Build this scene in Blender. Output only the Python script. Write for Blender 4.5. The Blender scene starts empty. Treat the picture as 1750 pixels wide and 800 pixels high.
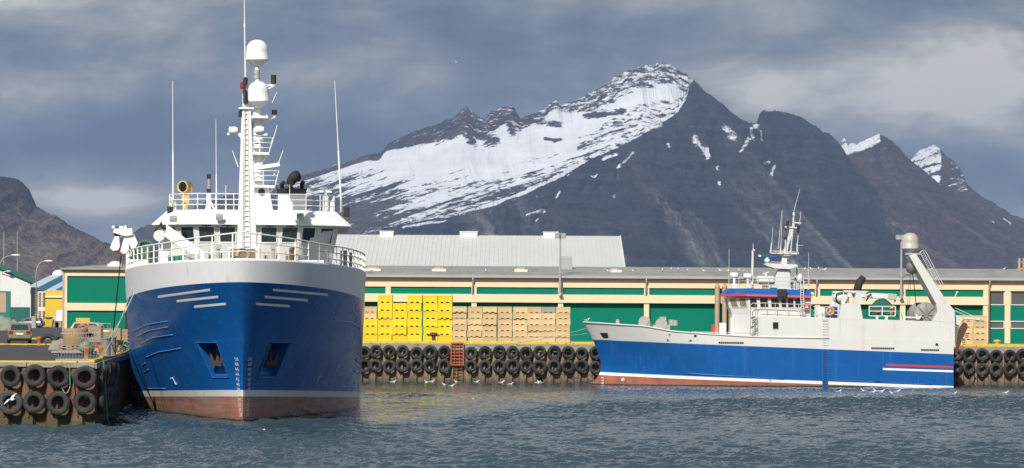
import bpy, bmesh, math, random
import numpy as np
from mathutils import Vector, Matrix, Euler, noise as mn
from mathutils.bvhtree import BVHTree
R = random.Random(7)
rad = math.radians
SC = bpy.context.scene
COL = SC.collection
# ---- camera constants: focal length in photo pixels, eye height, horizon row, roll
F, CH, HY, CX, ROLL = 4500.0, 5.3, 538.0, 875.0, 0.0056
def P(px, py, Y):
    u = px + ROLL * (py - HY); v = py - ROLL * (px - CX); s = F / Y
    return Vector(((u - CX) / s, Y, CH - (v - HY) / s))
def PZ(px, py, z):
    u = px + ROLL * (py - HY); v = py - ROLL * (px - CX)
    s = (v - HY) / (CH - z)
    return Vector(((u - CX) / s, F / s, z))
def lerp(a, b, t): return a + (b - a) * t
ORDS = 'first second third fourth fifth sixth seventh eighth ninth tenth eleventh twelfth thirteenth fourteenth fifteenth sixteenth seventeenth eighteenth nineteenth twentieth'.split()
def ORD(i): return ORDS[i]
# ---- mesh builder ---------------------------------------------------------------
class MB:
    def __init__(s): s.v = []; s.f = []; s.m = []; s.sm = []
    def add(s, vs, fs, mat=0, smooth=False, M=None):
        b = len(s.v)
        for p in vs:
            p = Vector(p)
            s.v.append(M @ p if M is not None else p)
        for f in fs:
            s.f.append([b + i for i in f]); s.m.append(mat); s.sm.append(smooth)
        return s
    def hexa(s, p, mat=0):      # 8 points: 4 bottom ccw, 4 top ccw
        return s.add(p, [(3,2,1,0),(4,5,6,7),(0,1,5,4),(1,2,6,5),(2,3,7,6),(3,0,4,7)], mat)
    def boxb(s, lo, hi, mat=0, M=None):
        x0,y0,z0 = lo; x1,y1,z1 = hi
        return s.add([(x0,y0,z0),(x1,y0,z0),(x1,y1,z0),(x0,y1,z0),(x0,y0,z1),(x1,y0,z1),(x1,y1,z1),(x0,y1,z1)],
                     [(3,2,1,0),(4,5,6,7),(0,1,5,4),(1,2,6,5),(2,3,7,6),(3,0,4,7)], mat, False, M)
    def box(s, c, d, mat=0, M=None, rot=None):
        if rot is not None:
            M = Matrix.Translation(Vector(c)) @ Euler(rot).to_matrix().to_4x4(); c = (0,0,0)
        return s.boxb([c[i]-d[i]/2 for i in range(3)], [c[i]+d[i]/2 for i in range(3)], mat, M)
    def cyl(s, p0, p1, r0, r1=None, n=10, mat=0, smooth=True, caps=True):
        p0 = Vector(p0); p1 = Vector(p1); r1 = r0 if r1 is None else r1
        d = p1 - p0
        if d.length < 1e-6: return s
        q = d.to_track_quat('Z', 'Y').to_matrix()
        vs = []; fs = []
        for p, r in ((p0, r0), (p1, r1)):
            for i in range(n):
                a = 2*math.pi*i/n
                vs.append(p + q @ Vector((r*math.cos(a), r*math.sin(a), 0)))
        for i in range(n): j = (i+1) % n; fs.append((i, j, n+j, n+i))
        s.add(vs, fs, mat, smooth)
        if caps:
            s.add(vs, [tuple(range(n))[::-1], tuple(range(n, 2*n))], mat, False)
        return s
    def tube(s, pts, r, n=6, mat=0):
        pts = [Vector(p) for p in pts]; k = len(pts); vs = []; fs = []
        for i, p in enumerate(pts):
            d = (pts[min(i+1, k-1)] - pts[max(i-1, 0)])
            if d.length < 1e-7: d = Vector((0,0,1))
            q = d.to_track_quat('Z', 'Y').to_matrix()
            rr = r[i] if isinstance(r, (list, tuple)) else r
            for j in range(n):
                a = 2*math.pi*j/n
                vs.append(p + q @ Vector((rr*math.cos(a), rr*math.sin(a), 0)))
        for i in range(k-1):
            for j in range(n):
                l = (j+1) % n
                fs.append((i*n+j, i*n+l, (i+1)*n+l, (i+1)*n+j))
        fs.append(tuple(range(n))[::-1]); fs.append(tuple(range((k-1)*n, k*n)))
        return s.add(vs, fs, mat, True)
    def lathe(s, prof, M=None, n=24, mat=0, smooth=True, closed=False):
        k = len(prof); vs = []; fs = []
        for r, z in prof:
            for i in range(n):
                a = 2*math.pi*i/n; vs.append((r*math.cos(a), r*math.sin(a), z))
        rng = k if closed else k-1
        for j in range(rng):
            jj = (j+1) % k
            for i in range(n):
                l = (i+1) % n; fs.append((j*n+i, j*n+l, jj*n+l, jj*n+i))
        s.add(vs, fs, mat, smooth, M)
        if not closed:
            if prof[0][0] > 1e-5: s.add(vs[:n], [tuple(range(n))[::-1]], mat, False, M)
            if prof[-1][0] > 1e-5: s.add(vs[-n:], [tuple(range(n))], mat, False, M)
        return s
    def sph(s, c, r, n=12, m=8, mat=0, sc=(1,1,1)):
        prof = [(max(r*math.sin(math.pi*i/m), 1e-6), -r*math.cos(math.pi*i/m)) for i in range(m+1)]
        M = Matrix.Translation(Vector(c)) @ Matrix.Diagonal((*sc, 1))
        return s.lathe(prof, M, n, mat)
    def loft(s, a, b, mat=0, caps=True):   # two polygons with the same number of points
        n = len(a); vs = list(a) + list(b)
        fs = [(i, (i+1) % n, n+(i+1) % n, n+i) for i in range(n)]
        if caps: fs += [tuple(range(n))[::-1], tuple(range(n, 2*n))]
        return s.add(vs, fs, mat)
    def xz(s, poly, y0, y1, mat=0):        # polygon in X-Z (counter-clockwise seen from -Y) extruded along Y
        return s.loft([(x, y0, z) for x, z in poly], [(x, y1, z) for x, z in poly], mat)
    def yz(s, poly, x0, x1, mat=0):
        return s.loft([(x0, y, z) for y, z in poly], [(x1, y, z) for y, z in poly], mat)
    def bar(s, p0, p1, w, h, mat=0):       # rectangular bar
        p0 = Vector(p0); p1 = Vector(p1); d = p1 - p0
        q = d.to_track_quat('Y', 'Z').to_matrix().to_4x4()
        M = Matrix.Translation(p0) @ q
        return s.boxb((-w/2, 0, -h/2), (w/2, d.length, h/2), mat, M)
    def torus(s, M, Rr, r, n=20, m=8, mat=0):
        return s.lathe([(Rr + r*math.cos(2*math.pi*i/m), r*math.sin(2*math.pi*i/m)) for i in range(m)], M, n, mat, True, True)
    def build(s, name, mats, parent=None, loc=(0,0,0), rz=0, bevel=0, fix=True):
        me = bpy.data.meshes.new(name)
        me.from_pydata([tuple(v) for v in s.v], [], s.f)
        if not isinstance(mats, (list, tuple)): mats = [mats]
        for m in mats: me.materials.append(m)
        me.polygons.foreach_set('material_index', s.m)
        me.polygons.foreach_set('use_smooth', s.sm)
        if fix:
            bm = bmesh.new(); bm.from_mesh(me)
            bmesh.ops.recalc_face_normals(bm, faces=bm.faces); bm.to_mesh(me); bm.free()
        me.update()
        o = bpy.data.objects.new(name, me); COL.objects.link(o)
        o.location = loc; o.rotation_euler = (0, 0, rz)
        if parent is not None: o.parent = parent
        if bevel:
            b = o.modifiers.new('Bevel', 'BEVEL'); b.width = bevel; b.segments = 2; b.limit_method = 'ANGLE'; b.angle_limit = rad(40)
        return o
def RX(a): return Matrix.Rotation(a, 4, 'X')
def RY(a): return Matrix.Rotation(a, 4, 'Y')
def RZ(a): return Matrix.Rotation(a, 4, 'Z')
def T(*c): return Matrix.Translation(Vector(c if len(c) == 3 else c[0]))
def tag(o, label, cat, group=None):
    o['label'] = label; o['category'] = cat
    if group: o['group'] = group
    return o
def thing(name, label, cat, loc=(0,0,0), rz=0, group=None):
    o = bpy.data.objects.new(name, None); COL.objects.link(o)
    o.location = loc; o.rotation_euler = (0,0,rz); o.empty_display_size = .3
    return tag(o, label, cat, group)
def struct(o, kind='structure'):
    o['kind'] = kind; return o
def copy_tree(o, parent=None):
    c = o.copy(); COL.objects.link(c)
    if parent is not None: c.parent = parent
    for ch in [x for x in o.children]: copy_tree(ch, c)
    return c
# ---- node helper ----------------------------------------------------------------
class NT:
    def __init__(s, tree): s.t = tree; s.N = tree.nodes; s.L = tree.links
    def set(s, sock, v):
        if hasattr(v, 'is_output'): s.L.new(v, sock)
        elif v is not None:
            if isinstance(v, (tuple, list)) and len(v) == 3 and sock.type == 'RGBA': v = (*v, 1)
            sock.default_value = v
    def n(s, t, **kw):
        nd = s.N.new('ShaderNode' + t)
        for k, v in kw.items(): setattr(nd, k, v)
        return nd
    def math(s, op, a, b=None, c=None, clamp=False):
        nd = s.n('Math', operation=op, use_clamp=clamp)
        for i, v in enumerate((a, b, c)):
            if v is not None: s.set(nd.inputs[i], v)
        return nd.outputs[0]
    def add(s, a, b): return s.math('ADD', a, b)
    def mul(s, a, b): return s.math('MULTIPLY', a, b)
    def mix(s, f, a, b, blend='MIX'):
        nd = s.n('Mix', data_type='RGBA', blend_type=blend)
        s.set(nd.inputs[0], f); s.set(nd.inputs[6], a); s.set(nd.inputs[7], b)
        return nd.outputs[2]
    def noise(s, vec, scale, detail=3, rough=.55, dist=0, lac=2.0):
        nd = s.n('TexNoise')
        if vec is not None: s.set(nd.inputs['Vector'], vec)
        nd.inputs['Scale'].default_value = scale; nd.inputs['Detail'].default_value = detail
        nd.inputs['Roughness'].default_value = rough; nd.inputs['Distortion'].default_value = dist
        nd.inputs['Lacunarity'].default_value = lac
        return nd.outputs['Fac']
    def map(s, vec, scale=(1,1,1), rot=(0,0,0), loc=(0,0,0)):
        nd = s.n('Mapping'); s.set(nd.inputs[0], vec)
        nd.inputs['Scale'].default_value = scale; nd.inputs['Rotation'].default_value = rot; nd.inputs['Location'].default_value = loc
        return nd.outputs[0]
    def sstep(s, v, a, b):
        nd = s.n('MapRange', interpolation_type='SMOOTHSTEP'); s.set(nd.inputs[0], v)
        nd.inputs[1].default_value = a; nd.inputs[2].default_value = b
        return nd.outputs[0]
    def ramp(s, f, stops):
        nd = s.n('ValToRGB'); s.set(nd.inputs[0], f); e = nd.color_ramp.elements
        while len(e) < len(stops): e.new(.5)
        for i, (p, c) in enumerate(stops): e[i].position = p; e[i].color = (*c, 1)
        return nd.outputs[0]
    def sep(s, v):
        nd = s.n('SeparateXYZ'); s.set(nd.inputs[0], v); return nd.outputs
    def comb(s, x, y, z):
        nd = s.n('CombineXYZ')
        for i, v in enumerate((x, y, z)): s.set(nd.inputs[i], v)
        return nd.outputs[0]
    def bump(s, h, strength, dist, normal=None):
        nd = s.n('Bump'); s.set(nd.inputs['Height'], h)
        nd.inputs['Strength'].default_value = strength; nd.inputs['Distance'].default_value = dist
        if normal is not None: s.set(nd.inputs['Normal'], normal)
        return nd.outputs[0]
def newmat(name):
    m = bpy.data.materials.new(name); m.use_nodes = True
    t = NT(m.node_tree); b = t.N['Principled BSDF']
    return m, t, b
MATS = {}
def pm(name, col, rough=.5, metal=0., var=.12, scale=1.5, streak=None, spots=None, bump=0., bscale=12, rnd=0., spec=.5, ribs=None, low=None, fine=.06):
    """painted / weathered surface: mottled colour, vertical run stains, blotches, optional ribs"""
    if name in MATS: return MATS[name]
    m, t, b = newmat(name)
    tc = t.n('TexCoord').outputs['Object']
    n1 = t.noise(tc, scale, 5, .6)
    f = t.math('MULTIPLY_ADD', n1, 2*var, 1-var)
    n2 = t.noise(tc, scale*9, 3, .6)
    f = t.mul(f, t.math('MULTIPLY_ADD', n2, 2*fine, 1-fine))
    if rnd:
        r = t.n('ObjectInfo').outputs['Random']
        f = t.mul(f, t.math('MULTIPLY_ADD', r, 2*rnd, 1-rnd))
    c = t.mix(1., col, t.comb(f, f, f), 'MULTIPLY')
    if streak:
        sc, amt, sx = streak
        v = t.map(tc, (sx, sx, sx*.07))
        k = t.sstep(t.noise(v, 1., 4, .65), .53, .78)
        k = t.mul(k, t.math('MULTIPLY', t.sstep(t.noise(tc, .35, 3), .3, .7), amt))
        c = t.mix(k, c, sc)
    if spots:
        sc, amt, sx, thr = spots
        k = t.mul(t.sstep(t.noise(tc, sx, 6, .7, .4), thr, thr+.12), amt)
        c = t.mix(k, c, sc)
    if low:     # grime near the foot, as a height band of its own with a ragged edge
        sc, z0, z1, amt = low
        z = t.sep(tc)[2]
        z = t.add(z, t.mul(t.math('SUBTRACT', t.noise(t.map(tc, (3,3,.4)), 1., 4, .6), .5), (z1-z0)*1.1))
        k = t.mul(t.math('SUBTRACT', 1., t.sstep(z, z0, z1)), amt)
        c = t.mix(k, c, sc)
    t.set(b.inputs['Base Color'], c)
    if rough > .2: t.set(b.inputs['Roughness'], t.math('MULTIPLY_ADD', n2, .25, rough-.12, clamp=True))
    else: b.inputs['Roughness'].default_value = rough
    b.inputs['Metallic'].default_value = metal
    b.inputs['Specular IOR Level'].default_value = spec
    if bump:
        t.set(b.inputs['Normal'], t.bump(t.noise(tc, bscale, 4, .6), bump, .05))
    MATS[name] = m
    return m
HAZE_D = 5.0e-5
# ================= camera, light, world ==========================================
cam = bpy.data.cameras.new('camera'); co = bpy.data.objects.new('camera', cam); COL.objects.link(co)
cam.sensor_width = 36; cam.sensor_fit = 'HORIZONTAL'; cam.lens = F/1750*36
cam.shift_y = (HY-400)/1750; cam.clip_start = 1; cam.clip_end = 90000
co.matrix_world = T(0,0,CH) @ RX(math.pi/2) @ RZ(ROLL)
SC.camera = co
SUN_AZ, SUN_EL = rad(19), rad(37)          # azimuth: to the left behind the camera
sv = Vector((-math.sin(SUN_AZ)*math.cos(SUN_EL), -math.cos(SUN_AZ)*math.cos(SUN_EL), math.sin(SUN_EL)))
sl = bpy.data.lights.new('sun', 'SUN'); sl.energy = 4.5; sl.angle = rad(.5); sl.color = (1, .945, .86)
so = bpy.data.objects.new('sun', sl); COL.objects.link(so)
so.rotation_euler = (-sv).to_track_quat('-Z', 'Y').to_euler(); so.location = (-60,-100,120)
W = bpy.data.worlds.new('World'); SC.world = W; W.use_nodes = True
w = NT(W.node_tree); w.N.clear()
sky = w.n('TexSky', sky_type='NISHITA', sun_disc=False); sky.sun_elevation = SUN_EL; sky.sun_rotation = math.pi + SUN_AZ
sky.air_density = 1.2; sky.dust_density = 1.0
bg1 = w.n('Background'); w.set(bg1.inputs[0], sky.outputs[0]); bg1.inputs[1].default_value = .075
dirv = w.n('TexCoord').outputs['Generated']
dx, dy, dz = w.sep(dirv)[:3]
# broken cloud deck: long flat banks low down, puffs higher
warp = w.noise(w.map(dirv, (9,9,22)), 1., 3, .5)
wv = w.n('VectorMath', operation='ADD'); w.set(wv.inputs[0], dirv); w.set(wv.inputs[1], w.comb(w.mul(w.math('SUBTRACT',warp,.5),.05), 0., w.mul(w.math('SUBTRACT',warp,.5),.02)))
wv = wv.outputs[0]
bank = w.noise(w.map(wv, (9,9,34)), 1., 7, .55)
puff = w.noise(w.map(wv, (24,24,50)), 1., 10, .6)
val = w.add(w.mul(bank, .54), w.mul(puff, .46))
def blob(px, py, sx, sz, amp):
    x0 = (px-CX)/F; z0 = (HY-py)/F
    a = w.mul(w.math('SUBTRACT', dx, x0), F/sx); c = w.mul(w.math('SUBTRACT', dz, z0), F/sz)
    e = w.math('POWER', 2.718, w.mul(w.add(w.mul(a, a), w.mul(c, c)), -1.))
    return w.mul(e, amp)
BL = w.mul(dz, 0.)
for bl in [(60,5,230,50,.16),(150,165,190,36,.12),(620,150,230,45,.06),(330,235,330,70,-.10),(700,250,260,60,-.07),(120,345,170,26,.12),
           (1240,100,110,80,.09),(1650,135,180,85,.22),(1430,165,170,60,.13),(1500,60,200,35,.05),(1290,190,50,30,.06),(1560,10,260,34,-.05),(1720,320,90,50,-.06),(1745,362,60,16,.12),(1000,40,260,45,-.05),(20,80,140,26,-.08),(150,260,170,30,-.10)]:
    BL = w.add(BL, blob(*bl))
val = w.add(w.add(val, BL), w.math('MINIMUM', w.mul(w.math('MAXIMUM', w.math('SUBTRACT', dz, .105), 0.), 2.2), .52))  # unseen sky above the view brightened with height to lighten the water
ccol = w.ramp(w.math('MULTIPLY_ADD', w.math('SUBTRACT', val, .5), 2.3, .45, clamp=True),
    [(.06,(.09,.126,.172)),(.3,(.135,.172,.216)),(.5,(.195,.232,.27)),(.7,(.325,.335,.34)),(.94,(.60,.585,.55))])
bg2 = w.n('Background'); w.set(bg2.inputs[0], ccol); bg2.inputs[1].default_value = 1.0
cover = w.sstep(w.add(w.noise(w.map(dirv, (2.2,2.2,3.5)), 1., 5, .6), w.mul(w.math('SUBTRACT', .3, dz), .9)), .42, .56)
bg3 = w.n('MixShader'); w.set(bg3.inputs[0], cover); w.L.new(bg1.outputs[0], bg3.inputs[1]); w.L.new(bg2.outputs[0], bg3.inputs[2])
wo = w.n('OutputWorld'); w.L.new(bg3.outputs[0], wo.inputs[0])
vs_ = SC.view_settings; vs_.view_transform = 'Standard'; vs_.look = 'None'; vs_.exposure = .22; vs_.gamma = 1; vs_.use_curve_mapping = False
SC.render.film_transparent = False
SC.cycles.max_bounces = 6; SC.cycles.volume_bounces = 0; SC.cycles.use_denoising = True
SC.cycles.caustics_reflective = False; SC.cycles.caustics_refractive = False

# ================= mountains =====================================================
def interp(pts, x, k=1):
    if x <= pts[0][0]: return pts[0][k]
    for a, b in zip(pts, pts[1:]):
        if x <= b[0]:
            return lerp(a[k], b[k], (x-a[0])/(b[0]-a[0]))
    return pts[-1][k]
def ridged(x, y, z, oct=4):
    s = 0; a = .5; f = 1
    for _ in range(oct):
        s += a*(1-abs(2*mn.noise((x*f, y*f, z+f)) )); a *= .5; f *= 2.03
    return s
def segd(x, y, a, b):
    ax, ay = a; bx, by = b; dx_ = bx-ax; dy_ = by-ay
    t = max(0, min(1, ((x-ax)*dx_+(y-ay)*dy_)/(dx_*dx_+dy_*dy_+1e-9)))
    return math.hypot(x-ax-dx_*t, y-ay-dy_*t)
def mountain(name, crest, Yc, run, ncol, nrow, mat, snowf, seed, jag=1.5, rel=1., pw=1.25, back=.5):
    """crest: traced skyline (photo px, py); Yc: distance of the crest (function of px); run: how far the slope comes forward"""
    px0, px1 = crest[0][0], crest[-1][0]
    nb = 6; V = []; S = []
    tot = nrow + nb
    for j in range(ncol):
        px = lerp(px0, px1, j/(ncol-1))
        py = interp(crest, px)
        pys = sum(interp(crest, px+k*9) for k in range(-11, 12))/23      # pinnacles do not run down the whole slope
        jg = jag*(mn.noise((px*.09, seed, 1.)) + .7*mn.noise((px*.27, seed, 2.)) + .6*mn.noise((px*.7, seed, 3.)))
        Y = Yc(px) if callable(Yc) else Yc
        c = P(px, py + jg, Y); hz = max(c.z, 8); hs = max(P(px, pys+5, Y).z, 8)
        for i in range(-nb, nrow):
            if i < 0:
                t = -i/nb; V.append((c.x, Y + run*back*t, hz*(1-t)**1.1)); S.append(0); continue
            t = (i/(nrow-1)); t = t**1.12
            k = min(1, t*4.5); k = k*k*(3-2*k)
            z = lerp(hz, hs, k)*((1-t)**pw); y = Y - run*t
            env = min(1, t*9)*min(1, (1-t)*3.)
            wx = c.x + 120*mn.noise((c.x/500, t*2, seed)) + 40*mn.noise((c.x/120, t*6, seed+2))
            g = ridged(wx/430, t*.6, seed, 5) - .5
            gf = ridged(wx/120, t*1.9, seed+6, 4) - .5
            g2 = mn.fractal((wx/60, t*11, seed+4), 1., 2.1, 4)
            st = mn.noise((wx/700, z/14., seed+9.)) * 9 * (1 if t < .5 else .3)
            st += mn.noise((wx/500, z/38., seed+19.)) * 16 * (1 if t < .5 else .2)
            up = 1 if t < .45 else max(.35, 1-(t-.45)*1.6)
            d = (g*150 + gf*70*up + g2*20*up)*env*rel
            V.append((c.x, y - d - st*env*1.6*rel, z + d*.22 + st*.25*env*rel)); 
            v = HY - (z-CH)/(Y-run*t)*F     # where the slope lies, in the traced survey's own units
            S.append(snowf(c.x/(y)*F + CX, v + ROLL*(px-CX), t, v-py) if snowf else 0)
    faces = []
    for j in range(ncol-1):
        for i in range(tot-1):
            a = j*tot+i; faces.append((a, a+1, a+tot+1, a+tot))
    me = bpy.data.meshes.new(name); me.from_pydata(V, [], faces)
    me.polygons.foreach_set('use_smooth', [False]*len(faces))
    at = me.attributes.new('snow', 'FLOAT', 'POINT'); at.data.foreach_set('value', S)
    me.materials.append(mat); me.update()
    o = bpy.data.objects.new(name, me); COL.objects.link(o)
    bm = bmesh.new(); bm.from_mesh(me); bmesh.ops.recalc_face_normals(bm, faces=bm.faces)
    bm.to_mesh(me); bm.free()
    return struct(o)
def rockmat(name, rock, rock2, scree, hi=700., streaksc=1., low=(.05,.05,.05), tilt=.45, snowc=(.67,.69,.72), tilt2=.3, sun_tan=0.):
    m, t, b = newmat(name)
    tc = t.n('TexCoord').outputs['Object']
    x, y, z = t.sep(tc)[:3]
    # scree streaks that run down the slope, slanting
    xs = t.add(x, t.mul(z, tilt))
    xs = t.add(xs, t.mul(t.noise(t.map(tc, (.0022,.0022,.0022)), 1., 3), 160.))
    sv_ = t.comb(t.mul(xs, .011*streaksc), 0., t.mul(z, .0011))
    stk = t.noise(sv_, 1., 6, .62)
    band = t.noise(t.comb(t.mul(x, .0028), t.mul(y,.0028), t.add(t.mul(z, .042), t.mul(x, .002))), 1., 6, .68)
    fine = t.noise(tc, .03, 7, .7)
    c = t.mix(t.sstep(band, .4, .62), rock, rock2)
    c = t.mix(t.sstep(t.noise(tc, .004, 4, .6), .42, .66), c, [k*1.5 for k in rock2])
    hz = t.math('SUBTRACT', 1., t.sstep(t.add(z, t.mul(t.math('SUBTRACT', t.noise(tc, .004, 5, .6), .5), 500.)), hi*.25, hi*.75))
    k = t.mul(t.sstep(stk, .48, .74), t.add(t.mul(hz, .75), .12))
    c = t.mix(k, c, scree)
    if sun_tan: c = t.mix(t.mul(hz, sun_tan), c, [q*.8 for q in scree])  # sunshine on the low slope, painted in as a tan tint
    c = t.mix(1., c, t.ramp(fine, [(.3,(.4,.4,.4)),(.7,(1.7,1.7,1.7))]), 'MULTIPLY')
    f2 = t.noise(tc, .09, 5, .65)
    c = t.mix(1., c, t.ramp(f2, [(.32,(.5,.5,.5)),(.68,(1.55,1.55,1.55))]), 'MULTIPLY')
    sa = t.n('Attribute', attribute_name='snow').outputs['Fac']
    xs2 = t.add(x, t.mul(z, tilt2*10))
    s1 = t.noise(t.comb(t.mul(t.math('SUBTRACT', z, t.mul(x,.36)), .034), 0., t.mul(t.add(x, t.mul(z,.36)), .0036)), 1., 8, .68, .3)
    s2 = t.noise(t.comb(t.mul(x, .012), 0., t.add(t.mul(z, .085), t.mul(x, .006))), 1., 6, .7)
    s3 = t.noise(tc, .03, 8, .75)
    up = t.sstep(z, hi*.62, hi*.85)
    pat = t.math('ADD', t.mul(t.math('SUBTRACT', 1., up), s1), t.mul(up, t.add(t.mul(s2, .6), t.mul(s3, .4))))
    pat = t.add(t.mul(pat, .62), t.mul(s3, .38))
    v = t.math('SUBTRACT', t.add(sa, t.mul(t.math('SUBTRACT', pat, .5), 2.7)), .5)
    sn = t.sstep(v, -.03, .05)
    sn = t.mul(sn, t.sstep(sa, .02, .12))
    sd = t.math('MULTIPLY_ADD', t.noise(t.comb(t.mul(t.math('SUBTRACT', z, t.mul(x,.36)), .012), t.mul(y,.002), t.mul(t.add(x, t.mul(z,.36)), .004)), 1., 6, .65), .55, .72)
    c = t.mix(sn, c, t.mix(1., snowc, t.comb(sd,sd,sd), 'MULTIPLY'))
    t.set(b.inputs['Base Color'], c); b.inputs['Roughness'].default_value = .95; b.inputs['Specular IOR Level'].default_value = .15
    h = t.add(t.add(t.mul(fine, .5), t.mul(f2, .3)), t.add(t.mul(stk, .35), t.mul(band, .7)))
    h = t.mix(sn, t.comb(h,h,h), t.comb(.5,.5,.5))
    t.set(b.inputs['Normal'], t.bump(h, 1., 45.))
    return m
SKB = [(60,440),(150,432),(190,420),(215,403),(242,389),(280,377),(327,356),(367,341),(399,331),(440,320),(480,312),(520,299),(543,292),(598,276),(629,264),(652,261),(663,245),(714,222),(753,210),(784,195),(791,185),(799,182),(803,186),(809,192),(822,202),(830,202),(838,191),(857,183),(868,181),(877,180),(882,190),(888,202),(908,195),(931,187),(937,177),(946,171),(952,172),(960,180),(985,171),(1014,156),(1042,140),(1057,128),(1090,116),(1119,109),(1133,107),(1142,109),(1159,119),(1185,137),(1205,157),(1230,182),(1270,225),(1330,300),(1400,400)]
RIM = [(440,440),(560,412),(617,401),(694,379),(791,361),(869,338),(900,323),(948,301),(995,273),(1024,256),(1062,240),(1090,228),(1128,204),(1157,185),(1168,168),(1176,150),(1186,137),(1204,156),(1232,175),(1261,201),(1280,210),(1292,210),(1296,200),(1300,191),(1322,189),(1342,192),(1370,200),(1390,214),(1410,226),(1422,232),(1432,242),(1450,270),(1480,300),(1530,350),(1580,410),(1640,470)]
LOWS = [(540,300),(586,304),(636,307),(675,318),(698,338),(760,330),(807,330),(892,326),(960,296),(1100,226),(1200,150)]
def snowB(u, v, t, dv):
    if u < 470: return .22 if t < .5 else .1
    top = interp([(500,18),(600,14),(660,20),(700,34),(760,46),(800,58),(850,45),(900,26),(960,16),(1010,42),(1100,48),(1180,40)], u)
    lo = interp(LOWS, u)
    fr = max(0, min(1, (dv-top)/max(20, lo-(v-dv)-top)))
    s = lerp(.93, .64 if u > 690 else .74, fr**1.3)
    hi_ = s
    cliff = interp([(480,.25),(620,.3),(720,.36),(800,.38),(880,.42),(960,.48),(1010,.5),(1100,.52),(1200,.5)], u)
    if dv < top: s = lerp(cliff, hi_, max(0, (dv-top*.7)/(top*.3)))
    if u > 985 and 60 < dv < 95: s = min(s, .62)
    # dark crags standing in the snow
    for a, bb, r in [((815,232),(840,240),17),((800,228),(806,244),14),((868,212),(876,224),12),((905,205),(955,215),9),((930,238),(955,240),5),((1000,200),(1065,190),8),((770,215),(790,222),9)]:
        d = segd(u, v, a, bb)
        if d < r: s = min(s, lerp(.28, .75, d/r))
    if v > lo-34: s = min(s, lerp(hi_, .50, min(1, (v-lo+34)/48)))
    if v > lo+14: s = lerp(.50, .38, min(1, (v-lo-14)/40))
    return s
def snowD(u, v, t, dv):
    s = 0
    if u < 1175 and dv < 7: s = max(s, .62)
    elif u < 1100 and dv < 22: s = max(s, .3)
    for a, bb, r in [((1184,243),(1207,277),6),((1236,226),(1252,240),6),((1276,228),(1282,246),4),((1262,268),(1274,250),4),((1290,216),(1284,228),5),((1296,232),(1300,244),3),((1222,290),(1224,292),3),((1226,320),(1227,322),3),((1118,195),(1160,176),5),((1140,245),(1142,252),3),
                     ((1105,222),(1130,212),4),((1030,268),(1052,262),3),((1056,280),(1078,270),3),((1010,300),(1020,294),2),((950,330),(956,320),2),((900,362),(930,352),2),((915,366),(920,363),2),((1300,290),(1310,285),3),((1315,305),(1320,290),3),((690,392),(760,380),4)]:
        d = segd(u, v, a, bb)
        if d < r*1.9: s = max(s, lerp(.72, .12, d/(r*1.9)))
    return s
def snowE(u, v, t, dv): return lerp(.85, .3, min(1, dv/14)) if (u < 1502 and dv < 14) else (.18 if u < 1510 and dv < 30 else 0)
def snowF(u, v, t, dv):
    s = .0
    if u < 1650:
        s = .62 if dv < 70 and u < 1605 else .36
        if dv > 90: s = .1
    for a, bb, r in [((1690,385),(1682,410),3),((1712,380),(1720,386),3)]:
        d = segd(u, v, a, bb)
        if d < r*1.8: s = max(s, lerp(.75,.2,d/(r*1.8)))
    return s
rB = rockmat('snowy rock', (.105,.076,.062), (.038,.031,.03), (.08,.066,.06), 860)
rD = rockmat('dark basalt', (.040,.034,.034), (.012,.011,.0125), (.27,.26,.24), 650, 1.1, tilt=.45)
rE = rockmat('brown scree', (.082,.052,.043), (.042,.03,.028), (.19,.125,.095), 900, 1.3, tilt=.9)
rH = rockmat('sunlit tan slope', (.055,.043,.039), (.032,.027,.028), (.30,.205,.15), 430, 1., tilt=.8, sun_tan=.65)  # scree, with the hill's sunlit patch painted into the low slope colour
mountain('mountain', SKB, 9800., 2600., 780, 200, rB, snowB, 3., 3.4, .30, 1.1)
mountain('dark_mountain', RIM, lambda px: lerp(7600, 9300, max(0, min(1, (px-500)/690))), 2300., 720, 190, rD, snowD, 11., 3.4, 1.4)
mountain('brown_ridge', [(1380,330),(1420,262),(1434,255),(1462,248),(1490,234),(1500,229),(1514,234),(1526,242),(1538,254),(1554,272),(1580,292),(1610,318),(1660,352),(1720,400),(1790,460)], 9500., 2300., 320, 150, rE, snowE, 21., 2.4, .9)
mountain('far_peak', [(1400,300),(1440,240),(1444,236),(1450,247),(1455,242),(1470,252),(1540,290),(1558,272),(1570,258),(1596,247),(1610,258),(1634,280),(1640,308),(1650,320),(1658,318),(1663,324),(1678,336),(1698,346),(1726,366),(1750,374),(1800,392),(1900,440)], 10800., 2500., 360, 150, rE, snowF, 31., 2.8, .9)
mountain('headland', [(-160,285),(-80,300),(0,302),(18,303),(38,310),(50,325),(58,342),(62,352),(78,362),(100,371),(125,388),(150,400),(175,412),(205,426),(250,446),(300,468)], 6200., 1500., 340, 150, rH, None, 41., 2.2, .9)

# ================= air ===========================================================
mh, t, b = newmat('haze'); t.N.remove(b)
pv = t.n('VolumePrincipled'); pv.inputs['Color'].default_value = (.46,.625,.99,1); pv.inputs['Density'].default_value = HAZE_D; pv.inputs['Anisotropy'].default_value = .1
t.L.new(pv.outputs[0], t.N['Material Output'].inputs['Volume'])
hz = MB().boxb((-5200,-600,-4), (5200,14500,1020)).build('haze', mh)
struct(hz, 'stuff')

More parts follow.
